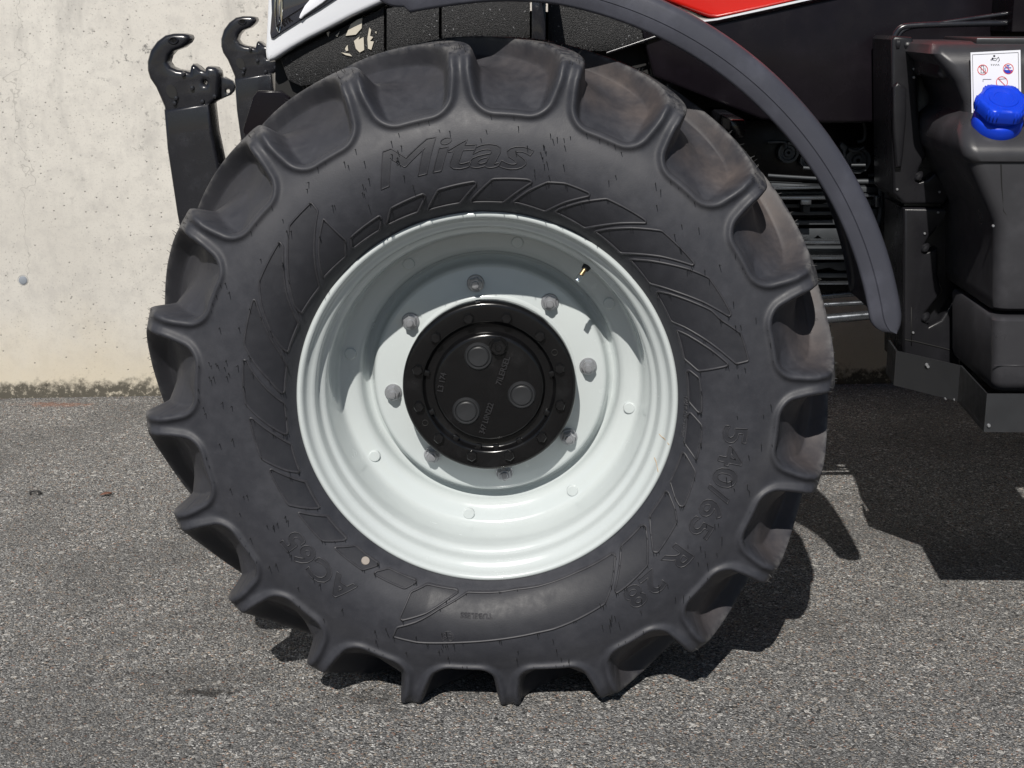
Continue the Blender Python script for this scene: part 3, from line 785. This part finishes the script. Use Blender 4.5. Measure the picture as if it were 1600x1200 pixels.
# louvre screens beside the radiator
def grille(pts, Y, nm='side_grille', mt=GRILLE):
    return obj(nm, plate(nm, xz(pts, Y), Y, .03, .002, 1), mt, tractor)
grille([(690, -20), (828, -20), (828, 66), (800, 70), (690, 78)], HY+.01)
grille([(856, -20), (1000, 10), (1030, 50), (1028, 63), (946, 80), (856, 80)], HY+.01)
grille([(604, 14), (686, -10), (686, 84), (604, 92)], HY+.005)
grille([(438, 92), (470, 76), (600, 12), (600, 100), (560, 120), (470, 135), (450, 125)], HY+.03)
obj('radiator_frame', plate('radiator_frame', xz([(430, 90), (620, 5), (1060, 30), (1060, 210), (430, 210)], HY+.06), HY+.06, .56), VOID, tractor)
obj('hood_strut', box('hood_strut', at(829, 0, HY).x+.003, at(855, 0, HY).x-.003, HY-.01, HY+.05, 1.27, 1.46, bev=.004), LINKBLK, tractor)
obj('grille_trim', tube('grille_trim', [at(948, 83, HY-.005), at(1052, 48, HY-.005)], .004, 8), LINKBLK, tractor)
# flat beige patches painting sunlit glimpses through the nose mesh
glimpses = [[(540, 56), (548, 38), (560, 30), (566, 28), (565, 44), (556, 54)], [(553, 64), (562, 57), (560, 62), (568, 58), (569, 78), (562, 82), (556, 76)], [(574, 60), (577, 43), (580, 47), (578, 56), (583, 58), (578, 64), (584, 65), (580, 78), (575, 76)], [(539, 76), (543, 70), (544, 79), (541, 80)], [(524, 56), (531, 49), (527, 57)], [(510, 51), (515, 49), (513, 58)], [(586, 50), (588, 49), (588, 53)], [(533, 82), (546, 84), (550, 88), (540, 86)]]
for fl in glimpses:
    obj('sunlit_glimpse', plate('sunlit_glimpse', xz(fl, HY+.026), HY+.026, .004), BEIGE, tractor, smooth=False)
# headlight
hl = xz([(422.5, -30), (424, 20), (421.5, 52), (423, 60), (427, 61), (438, 53), (468, 34), (500, 15), (535, -8), (560, -30)], HY-.01)
head = obj('headlight', plate('headlight', hl, HY-.010, .02, .004, 2), GLASSD, tractor); tag(head, 'dark headlight lens with thin chrome rim')
lens = [at(435.5+5.5*math.cos(a), 8+42*math.sin(a), HY-.012) for a in np.linspace(0, 2*math.pi, 40)[:-1]]
bm = bmesh.new(); tube_bm(bm, lens, .0016, 6, True); tube_bm(bm, [at(437+2.6*math.cos(a), 4+30*math.sin(a), HY-.0125) for a in np.linspace(0, 2*math.pi, 40)[:-1]], .0012, 6, True)
obj('lamp_ring', finish(bm, 'lamp_ring', 50), CHROME, head)
obj('lamp_reflector', plate('lamp_reflector', xz([(434, -20), (438, -24), (439, 0), (437, 26), (435, 30), (433.5, 8)], HY-.0118), HY-.0118, .004, .001, 1), CHROME, head)
obj('running_light', plate('running_light', xz([(467, 28), (469, 22), (476, 9), (487, -4), (520, -24), (536, -24), (505, 4), (476, 24), (470, 30)], HY-.016), HY-.016, .012, .003, 2), LABELW, head)
o_ = obj('maker_lettering', text_mesh_flat('STEYR', .042, .0115, .02), DARKPANEL, head, smooth=False, loc=at(435, 47, HY-.0115)); o_.rotation_euler = (0, -R(32), 0)
obj('lamp_line', tube('lamp_line', [at(439, 33, HY-.0115), at(500, -6, HY-.0115)], .0009, 6), DARKPANEL, head)

# ---- front linkage hooks -----------------------------------------------------
def hk(pts): return xz([(x/5.456+220, y/5.456) for x, y in pts], .70)
HOOK = hk([(440, 335), (442, 318), (432, 297), (380, 285), (300, 284), (230, 299), (160, 350), (105, 425), (78, 520), (80, 600), (100, 665), (150, 740), (190, 830), (222, 905), (236, 985), (420, 975), (600, 935), (615, 885), (662, 855), (690, 843), (690, 640), (682, 600), (655, 572), (590, 562), (572, 575), (566, 604), (530, 590), (500, 562), (465, 542), (447, 560), (437, 612), (400, 600), (330, 592), (275, 568), (247, 525), (262, 475), (300, 432), (380, 402), (425, 362)])
def hole(cx, cy, rx, ry, n=14, tilt=0): return hk([(cx+rx*math.cos(a)*math.cos(tilt)-ry*math.sin(a)*math.sin(tilt), cy+rx*math.cos(a)*math.sin(tilt)+ry*math.sin(a)*math.cos(tilt)) for a in [2*math.pi*k/n for k in range(n)][::-1]])
hook_me = plate('hook', [HOOK, hole(568, 700, 15, 20, 10)], .67, .06, .011, 3, 55)
TAB = hk([(690, 655), (725, 655), (790, 690), (812, 735), (800, 775), (770, 808), (692, 842)])
tab_me = plate('hook_latch', [TAB, hole(748, 775, 19, 19, 12)], .688, .018, .003, 1)
CUFF = hk([(228, 925), (560, 885), (612, 880), (604, 955), (250, 1000), (236, 985)])
cuff_me = plate('hook_weld', CUFF, .662, .076, .010, 3)
ARM = xz([(263, 170), (333, 160), (338, 205), (350, 262), (368, 330), (380, 420), (300, 420), (283, 330), (268, 230)], .70)
arm_me = plate('lower_link', ARM, .655, .09, .008, 2)
dimple = lathe('dimple', [(.0001, -.001), (.010, -.001), (.014, -.004), (.018, -.001), (.020, .003)], 24)
slot = plate('hook_slot', hole(290, 775, 42, 62, 18, -.45), .668, .01, 0)
stub = lathe('hook_pin', [(.0001, -.008), (.0045, -.007), (.006, 0), (.006, .004)], 12)
for k, (dx, dy, dz, lab) in enumerate([(0, 0, 0, 'black front linkage arm, nearer one, ending in open hook'), (.0, .80, .040, 'black front linkage arm, farther one beside the headlight, ending in open hook')]):
    L_ = obj('lower_link', arm_me, LINKBLK, tractor, loc=(dx, dy, dz)); tag(L_, lab)
    obj('hook', hook_me, LINKBLK, L_); obj('hook_latch', tab_me, LINKBLK, L_); obj('hook_weld', cuff_me, LINKBLK, L_)
    obj('hook_slot', slot, VOID, L_)
    dm = obj('dimple', dimple, LINKBLK, L_, loc=(hk([(305, 345)])[0][0], .671, hk([(305, 345)])[0][1])); dm.scale = (.75, 1, .5)
    for hx, hy in ((465, 745), (655, 815), (330, 830), (318, 872), (390, 628), (552, 858)):
        x_, z_ = hk([(hx, hy)])[0]; obj('hook_pin', stub, LINKBLK, L_, loc=(x_, .670, z_))
obj('linkage_bracket', plate('linkage_bracket', xz([(379, 203), (396, 150), (402, 142), (438, 142), (452, 152), (470, 230), (400, 260)], .62), .62, .02, .004, 2), DARKPANEL, tractor)
obj('linkage_beam', box('linkage_beam', -.62, -.50, .66, 1.60, .70, .86, bev=.01), LINKBLK, tractor)
obj('axle', tube('axle', [(0, .24, AX), (0, .5, AX+.02), (0, 1.75, AX+.02), (0, 2.0, AX)], [.12, .10, .10, .12], 16), LINKBLK, tractor)

# ---- engine and chassis seen behind the mudguard -----------------------------
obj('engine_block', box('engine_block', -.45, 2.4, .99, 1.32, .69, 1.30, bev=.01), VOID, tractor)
obj('chassis_rail', box('chassis_rail', -.55, .55, .90, 1.36, .60, .80, bev=.01), LINKBLK, tractor)
def bar(pts, Y, mt=ENGINE, nm='engine_rail', depth=.05, bev=.002):
    return obj(nm, plate(nm, xz(pts, Y), Y, depth, bev, 1), mt, tractor)
bar([(1205, 286), (1285, 290), (1290, 296), (1205, 292)], .90)
bar([(1205, 293), (1290, 291), (1290, 295), (1205, 297)], .87, PIPE)
bar([(1200, 299), (1300, 299), (1300, 307), (1200, 307)], .93)
bar([(1200, 308), (1305, 307), (1305, 312), (1200, 312)], .87, PIPE)
bar([(1252, 313), (1268, 313), (1268, 320), (1252, 320)], .86, PIPE, 'engine_bolt')
bar([(1255, 320), (1266, 320), (1266, 332), (1255, 332)], .89, ENGINE, 'engine_bolt')
for y0_, y1_ in ((319, 325), (331, 337), (345, 352)): bar([(1200, y0_), (1320, y0_-1), (1320, y1_-1), (1200, y1_)], .94)
bar([(1200, 357), (1320, 357), (1320, 376), (1285, 374), (1278, 368), (1270, 374), (1200, 376)], .95)
bar([(1255, 377), (1330, 377), (1330, 382), (1255, 382)], .87, PIPE)
bar([(1255, 385), (1330, 385), (1330, 399), (1255, 399)], .95)
bar([(1260, 402), (1330, 402), (1330, 406), (1260, 406)], .87, PIPE)
bar([(1265, 411), (1330, 409), (1330, 422), (1310, 424), (1296, 418), (1265, 424)], .95)
bar([(1270, 427), (1340, 427), (1340, 434), (1270, 434)], .94)
bar([(1270, 443), (1350, 443), (1350, 445), (1270, 445)], .90, PIPE)
for (xa, ya, xb, yb, rd) in ((1270, 464, 1400, 452, .0085), (1270, 477, 1400, 470, .0062), (1270, 500, 1410, 488, .0125)):
    obj('hydraulic_pipe', tube('hydraulic_pipe', [at(xa, ya, .955), at(xb, yb, .955)], rd, 14), PIPE, tractor)
obj('engine_bracket', tube('engine_bracket', smooth_path([at(1330, 284, .88), at(1365, 284, .88), at(1373, 289, .88), at(1376, 300, .88), at(1376, 330, .88), at(1372, 352, .88)], 5), .0065, 10), ENGINE, tractor)
bar([(1345, 292), (1372, 292), (1372, 302), (1345, 302)], .92); bar([(1350, 304), (1378, 304), (1378, 308), (1350, 308)], .88, PIPE)
bar([(1368, 306), (1377, 306), (1377, 324), (1368, 324)], .87, PIPE, 'engine_bolt'); bar([(1350, 311), (1368, 311), (1368, 322), (1350, 322)], .92)
bar([(1362, 326), (1376, 326), (1376, 352), (1362, 345)], .93)
ring = lathe('pulley', [(.004, -.012), (.010, -.012), (.012, -.004), (.018, -.004), (.020, -.012), (.026, -.012), (.028, .01)], 28)
for px1, py1, s_ in ((1231, 238, 1.0), (1339, 250, 1.25), (1262, 250, .8)):
    o_ = obj('pulley', ring, ENGINE, tractor, loc=at(px1, py1, .93)); o_.scale = (s_,)*3
obj('engine_fitting', plate('engine_fitting', xz([(1312, 228), (1316, 222), (1321, 226), (1326, 230), (1322, 238), (1324, 252), (1318, 252), (1317, 236)], .9), .9, .03, .002, 1), ENGINE, tractor)
for pts in ([(1340, 222), (1350, 218), (1352, 205), (1350, 192)], [(1326, 232), (1338, 236), (1350, 230)], [(1200, 222), (1226, 222), (1228, 232)], [(1255, 262), (1290, 262), (1300, 240)], [(1200, 274), (1230, 276), (1300, 280)], [(1357, 274), (1372, 273)], [(1330, 258), (1352, 258)]):
    obj('engine_hose', tube('engine_hose', smooth_path([at(a, b, .9) for a, b in pts], 4), .0042, 8), ENGINE, tractor)
obj('engine_cover', box('engine_cover', .50, 1.02, .96, 1.0, .90, 1.145, bev=.004), DARKPANEL, tractor)

# ---- tank ------------------------------------------------------------------
rows = [(64, 1462, .40), (70, 1457, .345), (84, 1455, .325), (102, 1473, .315), (127, 1493, .31), (159, 1509, .305), (176, 1512, .295), (188, 1505, .262), (204, 1500, .228), (228, 1504, .196), (243, 1508, .188), (252, 1512, .190), (255, 1514, .197), (258, 1516, .1965), (283, 1527, .196), (326, 1546, .195), (346, 1556, .195), (400, 1557, .195), (466, 1556, .196), (482, 1554, .203), (486, 1554, .225)]
def tank_rows(nm, rows, xr=1.36, back=.62, rad=.030, ns=6):
    v, f = [], []
    for py, px1, Yf in rows:
        q = at(px1, py, Yf); ring_ = [(q.x+.004, back, q.z)]
        for k in range(ns+1):
            a = math.pi/2*k/ns
            ring_.append((q.x+rad*(1-math.cos(a)), Yf+rad*(1-math.sin(a)), q.z))
        ring_ += [(xr, Yf, q.z), (xr, back, q.z)]
        v += ring_
    n = ns+4
    for i in range(len(rows)-1):
        for k in range(n): f.append((i*n+k, i*n+(k+1) % n, (i+1)*n+(k+1) % n, (i+1)*n+k))
    f.append(list(range(n))); f.append([(len(rows)-1)*n+k for k in range(n)])
    me = pydata(nm, v, f); bm = bmesh.new(); bm.from_mesh(me); bmesh.ops.recalc_face_normals(bm, faces=bm.faces); bm.to_mesh(me); bm.free()
    return sharp(me, 42)
tank = obj('tank', tank_rows('tank', rows), TANKBLK, tractor); tag(tank, 'black plastic additive tank with blue filler cap')
obj('tank_foot', tank_rows('tank_foot', [(493, 1557, .210), (496, 1555, .196), (502, 1553, .188), (560, 1553, .188), (598, 1552, .190), (608, 1553, .200), (612, 1556, .225)], back=.52, rad=.022), TANKBLK, tank)
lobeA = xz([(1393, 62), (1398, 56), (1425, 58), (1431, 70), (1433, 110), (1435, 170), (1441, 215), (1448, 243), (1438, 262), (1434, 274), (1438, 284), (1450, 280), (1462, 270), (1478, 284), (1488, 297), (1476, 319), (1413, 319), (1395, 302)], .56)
obj('tank_side', plate('tank_side', lobeA, .56, .2, .008, 3), TANKSHADE, tank)
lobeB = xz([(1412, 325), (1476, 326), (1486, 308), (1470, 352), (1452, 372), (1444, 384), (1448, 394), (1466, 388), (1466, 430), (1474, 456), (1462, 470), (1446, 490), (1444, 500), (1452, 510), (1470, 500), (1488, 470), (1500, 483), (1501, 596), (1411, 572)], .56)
obj('tank_side', plate('tank_side', lobeB, .56, .2, .008, 3), TANKSHADE, tank)
obj('tank_back', box('tank_back', .97, 1.36, .66, .95, .66, 1.345, bev=.02), TANKSHADE, tank)
obj('tank_back', plate('tank_back', xz([(1412, 240), (1500, 240), (1520, 600), (1411, 575)], .60), .60, .2, .004, 1), TANKSHADE, tank)
obj('tank_strap', plate('tank_strap', xz([(1396, 136), (1403, 128), (1417, 138), (1417, 180), (1412, 240), (1409, 262), (1400, 262), (1396, 200)], .545), .545, .03, .006, 2), TANKSHADE, tank)
# ribbed top
for a, b, z0_ in ((1396, 1408, 0), (1409, 1430, 1), (1432, 1456, 2)):
    q0 = at(a, 60, .57); q1 = at(b, 60, .57)
    obj('tank_rib', box('tank_rib', q0.x, q1.x, .556, .85, 1.325, 1.353-.004*z0_, bev=.012, seg=4), TANKSHADE, tank)
obj('tank_top', box('tank_top', at(1456, 60, .42).x, 1.36, .345, .85, 1.27, 1.338, bev=.014, seg=4), TANKSHADE, tank)
q0 = at(1526, 60, .36)
obj('step_plate', box('step_plate', q0.x, 1.4, .36, .62, 1.343, 1.356, bev=.003), PLATE, tractor)
for rr_, pts in ((.0075, [(1394, 150), (1394, 100), (1395, 72), (1399, 54), (1410, 43), (1430, 40), (1480, 38), (1575, 36), (1640, 35)]), (.005, [(1403, 62), (1407, 52), (1420, 44), (1450, 39), (1575, 21)])):
    obj('guard_rail', tube('guard_rail', smooth_path([at(a, b, .66) for a, b in pts], 5), rr_, 12), LINKBLK, tractor)
obj('cab_step_post', box('cab_step_post', at(1574, 20, .66).x, 1.40, .62, .80, 1.365, 1.6, bev=.004), DARKPANEL, tractor)
# label
def label_mesh():
    Yl = .300
    bm = bmesh.new(); mi = {}
    def poly(pts, m, lift):
        vs_ = []
        for a, b in pts:
            q = at(a, b, Yl-lift); vs_.append(bm.verts.new(q))
        fc = bm.faces.new(vs_); fc.material_index = m
        return fc
    def ringp(cx, cy, ro, ri, m, lift, n=28):
        for k in range(n):
            a, b = 2*math.pi*k/n, 2*math.pi*(k+1)/n
            poly([(cx+ro*math.cos(a), cy+ro*math.sin(a)), (cx+ro*math.cos(b), cy+ro*math.sin(b)), (cx+ri*math.cos(b), cy+ri*math.sin(b)), (cx+ri*math.cos(a), cy+ri*math.sin(a))], m, lift)
    def line(a, b, w, m, lift):
        dx, dy = b[0]-a[0], b[1]-a[1]; L = math.hypot(dx, dy); nx, ny = -dy/L*w/2, dx/L*w/2
        poly([(a[0]+nx, a[1]+ny), (b[0]+nx, b[1]+ny), (b[0]-nx, b[1]-ny), (a[0]-nx, a[1]-ny)], m, lift)
    A, B, C, D = (1516.5, 82), (1594.5, 78), (1596, 190), (1518.5, 190)
    poly([A, B, C, D], 0, 0); poly([A, D, (D[0]+1.5, D[1]+.3), (A[0]+1.5, A[1]+.3)][::-1], 0, -.004)
    E2, F2, G2, H2 = (1519.5, 85.5), (1591, 82), (1593, 187), (1521.5, 187)
    for a, b in ((E2, F2), (F2, G2), (H2, E2)): line(a, b, .7, 3, .0004)
    ringp(1535.5, 109, 8.2, 7.2, 1, .0006); line((1530, 103.5), (1541, 114.5), 1.0, 1, .0008)
    for a, b in (((1533, 103), (1537, 103)), ((1537, 103), (1537, 114)), ((1533, 114), (1533, 103)), ((1532, 114), (1540, 114)), ((1539, 106), (1540, 112))): line(a, b, .8, 3, .0004)
    ringp(1575.5, 107.5, 8.4, 7.4, 1, .0006)
    poly([(1575.5+7.2*math.cos(a), 107.5+7.2*math.sin(a)) for a in np.linspace(.25, math.pi-.25, 12)], 2, .0004)
    for a, b in (((1570, 106), (1580, 106)), ((1575, 102.5), (1575, 106)), ((1572.5, 102.5), (1577.5, 102.5)), ((1570, 106), (1570, 109))): line(a, b, 1.5, 2, .0004)
    line((1569.5, 101.5), (1581.5, 113.5), 1.0, 1, .0008)
    ringp(1565.5, 128.5, 9.2, 8.2, 1, .0006); line((1559, 122), (1572, 135), 1.0, 1, .0008); line((1560, 124), (1572, 123), .8, 3, .0004)
    for a, b in (((1536, 124), (1549, 124)), ((1536, 124), (1536, 128)), ((1548, 93), (1556, 95)), ((1556, 95), (1560, 89)), ((1560, 89), (1562, 94)), ((1562, 94), (1559, 97)), ((1548, 93), (1549, 95)), ((1551, 92), (1557, 91))): line(a, b, .8, 3, .0004)
    ringp(1553.5, 87.5, 1.7, .2, 3, .0004, 10); ringp(1551, 91.5, 1.6, .2, 3, .0004, 10)
    for k in range(5): line((1548.5+k*2.8, 100), (1550+k*2.8, 102.5), .8, 3, .0004)
    me = bpy.data.meshes.new('label'); bm.to_mesh(me); bm.free()
    return me
obj('label', label_mesh(), [LABELW, LABELR, LABELB, LABELK], tank, smooth=False)
# filler cap, leaning towards the camera
capc = at(1558, 190, .245); CAPM = Matrix.Translation(capc) @ Matrix.Rotation(R(33), 4, 'X')
def lobed(prof_, n=96):
    """(radius, height, lobe depth) revolved about Z"""
    v, f = [], []; m = len(prof_)
    for i in range(n):
        a = 2*math.pi*i/n
        for r, h, lb in prof_:
            k = r*(1-lb*(.5-.5*math.cos(6*a+.5))**.8); v.append((k*math.cos(a), k*math.sin(a), h))
    for i in range(n):
        j = (i+1) % n
        for k in range(m-1): f.append((i*m+k, j*m+k, j*m+k+1, i*m+k+1))
    f.append([i*m for i in range(n)][::-1]); f.append([i*m+m-1 for i in range(n)])
    return pydata('filler_cap', v, f)
me = lobed([(.049, -.020, 0), (.051, -.006, 0), (.050, .012, 0), (.047, .016, 0), (.040, .018, 0), (.040, .026, 0), (.049, .028, .10), (.0545, .031, .11), (.0555, .040, .12), (.0540, .054, .12), (.051, .0575, .12), (.044, .0590, .10), (.0405, .0592, .0), (.039, .0575, 0), (.030, .0575, 0), (.029, .0595, 0), (.020, .0600, 0), (.019, .0588, 0), (.004, .0588, 0)])
me.transform(CAPM); sharp(me, 38); obj('filler_cap', me, BLUE, tank)
bm = bmesh.new()
for k in range(6):
    a0 = 2*math.pi*(k+.42)/6
    pass
for k in range(48):
    a = 2*math.pi*k/48; kx = 1-.12*(.5-.5*math.cos(6*a+.5))**.8
    if kx < .945: continue
    rr_ = .0553*kx; p0 = Vector((rr_*math.cos(a), rr_*math.sin(a), .036)); p1 = Vector((rr_*math.cos(a)*.985, rr_*math.sin(a)*.985, .055)); tube_bm(bm, [CAPM @ p0, CAPM @ p1], .0013, 5)
obj('cap_grip', finish(bm, 'cap_grip', 60), BLUE, tank)
me = lobed([(.058, -.034, 0), (.0575, -.020, 0), (.0545, -.015, 0), (.050, -.014, 0), (.045, -.016, 0)]); me.transform(CAPM); sharp(me, 50); obj('filler_neck', me, TANKBLK, tank)
for pts in ([(1564, 257), (1565, 290), (1568, 330), (1580, 345), (1610, 362)],):
    obj('tank_seam', tube('tank_seam', [at(a, b, .1965) for a, b in pts], .0016, 6), VOID, tank)

scr = lathe('screw', [(.0001, -.0016), (.0022, -.0015), (.0030, 0), (.0030, .002)], 10)
for px1, py1, Yb in ((1428, 108, .558), (1428, 121, .558), (1402, 296, .558), (1466, 332, .558), (1445, 365, .558), (1552, 353, .194), (1532, 545, .30), (1427, 520, .558), (1468, 300, .558)):
    obj('screw', scr, ZINC, tank, loc=at(px1, py1, Yb-.001))
obj('tank_seam', tube('tank_seam', [at(1553, 571, .1885), at(1640, 571, .1885)], .0013, 6), TANKBLK, tank)
obj('tank_seam', tube('tank_seam', [at(1424, 480, .5595), at(1424, 540, .5595)], .0012, 6), VOID, tank)
obj('tank_seam', tube('tank_seam', [at(1414, 531, .5595), at(1428, 533, .5595), at(1470, 543, .5595), at(1500, 551, .5595)], .0014, 6), VOID, tank)
for px1, py1 in ((1436, 276), (1446, 388), (1446, 496)):
    lg = lathe('moulded_lug', [(.0001, -.006), (.006, -.005), (.0095, -.001), (.0105, .004)], 20)
    o_ = obj('moulded_lug', lg, TANKSHADE, tank, loc=at(px1, py1, .559)); o_.scale = (.9, 1.2, 1.3); o_.rotation_euler = (0, .7, 0)

# ---- step platform -----------------------------------------------------------
def wallstrip(nm, path, z0, z1, th=.005):
    v, f = [], []; n = len(path)
    for x, y in path: v += [(x, y, z0), (x, y, z1)]
    for i, (x, y) in enumerate(path):
        p = Vector(path[max(i-1, 0)]); q = Vector(path[min(i+1, n-1)]); d = (q-p).normalized(); v += [(x-d.y*th, y+d.x*th, z0), (x-d.y*th, y+d.x*th, z1)]
    o = 2*n
    for i in range(n-1):
        a = 2*i; f += [(a, a+2, a+3, a+1), (o+a, o+a+1, o+a+3, o+a+2), (a+1, a+3, o+a+3, o+a+1), (a, o+a, o+a+2, a+2)]
    f += [(0, 1, o+1, o), (2*n-2, o+2*n-2, o+2*n-1, 2*n-1)]
    me = pydata(nm, v, f); bm = bmesh.new(); bm.from_mesh(me); bmesh.ops.recalc_face_normals(bm, faces=bm.faces); bm.to_mesh(me); bm.free(); return sharp(me, 20)
PATHP = [(.949, .665), (.940, .545), (1.050, .400), (1.036, .150), (1.40, .150)]
plat = obj('step_skirt', wallstrip('step_skirt', PATHP, .555, .638), PLATE, tractor); tag(plat, 'bent grey steel skirt plate below the tank')
fl_ = [(x, y+.004, .558) for x, y in PATHP] + [(1.40, .66, .558), (1.00, .67, .558)]
obj('step_floor', pydata('step_floor', fl_ + [(x, y, .566) for x, y, z in fl_], [list(range(7))[::-1], list(range(7, 14))] + [(i, (i+1) % 7, 7+(i+1) % 7, 7+i) for i in range(7)]), PLATE, tractor, smooth=False)
blt = lathe('bolt', [(.0001, -.003), (.003, -.0028), (.004, 0), (.004, .002)], 10)
for px1, py1, Yb in ((1403, 598, .543), (1448, 570, .47), (1450, 573, .47), (1478, 622, .43), (1492, 624, .41), (1545, 665, .149)):
    obj('bolt', blt, ZINC, plat, loc=at(px1, py1, Yb-.001))
# ---- cab and rear body ---------------------------------------------------------
cab = obj('cab', box('cab', 1.42, 2.75, .55, 1.72, 1.05, 1.55, bev=.03), DARKPANEL, tractor)
obj('cab_glazing', box('cab_glazing', 1.46, 2.70, .58, 1.69, 1.552, 2.55, bev=.03), GLASS, cab)
obj('cab_roof', box('cab_roof', 1.38, 2.80, .50, 1.77, 2.552, 2.80, bev=.06, seg=4), RED, cab)
for x_, y_ in ((1.44, .56), (1.44, 1.65), (2.66, .56), (2.66, 1.65)):
    obj('cab_pillar', box('cab_pillar', x_, x_+.06, y_, y_+.06, 1.552, 2.552, bev=.01), DARKPANEL, cab)
obj('gearbox', box('gearbox', 1.3, 2.9, .85, 1.42, .60, 1.04, bev=.02), ENGINE, tractor)

# ---- small things on the ground ------------------------------------------------
g = ground_pt(55, 771, .004)
curl = obj('rubber_curl', tube('rubber_curl', smooth_path([g+Vector(p) for p in ((-.012, -.006, .0), (-.016, .004, .002), (-.004, .012, .004), (.010, .010, .003), (.016, .0, .001), (.010, -.004, 0))], 5), .0028, 6), HAIR)
tag(curl, 'thin black rubber curl lying on the asphalt left of the tyre', 'scrap')
LEAF = new_mat('dry_leaf', (.16, .07, .045), .8)
g = ground_pt(165, 774, .003); v, f = [], []
for i in range(9):
    u = i/8; w_ = .010*math.sin(math.pi*min(u*1.02, 1))**.8+.0005; x_ = -.018+.036*u
    for s in (-1, 0, 1): v.append((x_+.002*s*s, s*w_, .0015+.004*abs(s)*(0.4+.6*u)+.003*math.sin(u*3)))
for i in range(8):
    for s in (0, 1): f.append((i*3+s, i*3+s+1, i*3+s+4, i*3+s+3))
lf = obj('dry_leaf', pydata('dry_leaf', v, f), LEAF, loc=g, rot=(0, 0, .4)); tag(lf, 'small reddish brown dry leaf lying on the asphalt near the tyre', 'leaf')
md = lf.modifiers.new('thickness', 'SOLIDIFY'); md.thickness = .0008
# loose grit
bm = bmesh.new()
GR = new_mat('grit', (.3, .28, .25), .85); t = NT(GR)
t.color(t.ramp(t.sep(t.voro(60).outputs['Color'])[0], [(0, (.05, .048, .047)), (.5, (.2, .19, .18)), (.85, (.42, .39, .34)), (1, (.34, .2, .13))]))
V, Fc = [], []
ico = [(0, 0, 1), (.89, 0, .45), (.28, .85, .45), (-.72, .53, .45), (-.72, -.53, .45), (.28, -.85, .45), (0, 0, -.3)]
icf = [(0, 1, 2), (0, 2, 3), (0, 3, 4), (0, 4, 5), (0, 5, 1), (1, 6, 2), (2, 6, 3), (3, 6, 4), (4, 6, 5), (5, 6, 1)]
for k in range(7000):
    x_ = random.uniform(-2.3, 2.0); y_ = random.uniform(-.75, 2.55)
    s_ = random.choice((.0012, .0016, .002, .0026, .0036)); a = random.random()*6.28; c_, d_ = math.cos(a), math.sin(a); n0 = len(V)
    e_ = random.uniform(.6, 1.5)
    if y_ > 2.44+.09*(x_+1.95)-.02: continue
    for p in ico:
        q = (p[0]*s_*e_, p[1]*s_, p[2]*s_*.8); V.append((x_+q[0]*c_-q[1]*d_, y_+q[0]*d_+q[1]*c_, q[2]+s_*.15))
    Fc += [tuple(n0+i for i in fc) for fc in icf]
gr = obj('grit', pydata('grit', V, Fc), GR, smooth=False); tag(gr, 'fine loose stone grit scattered over the asphalt', kind='stuff')
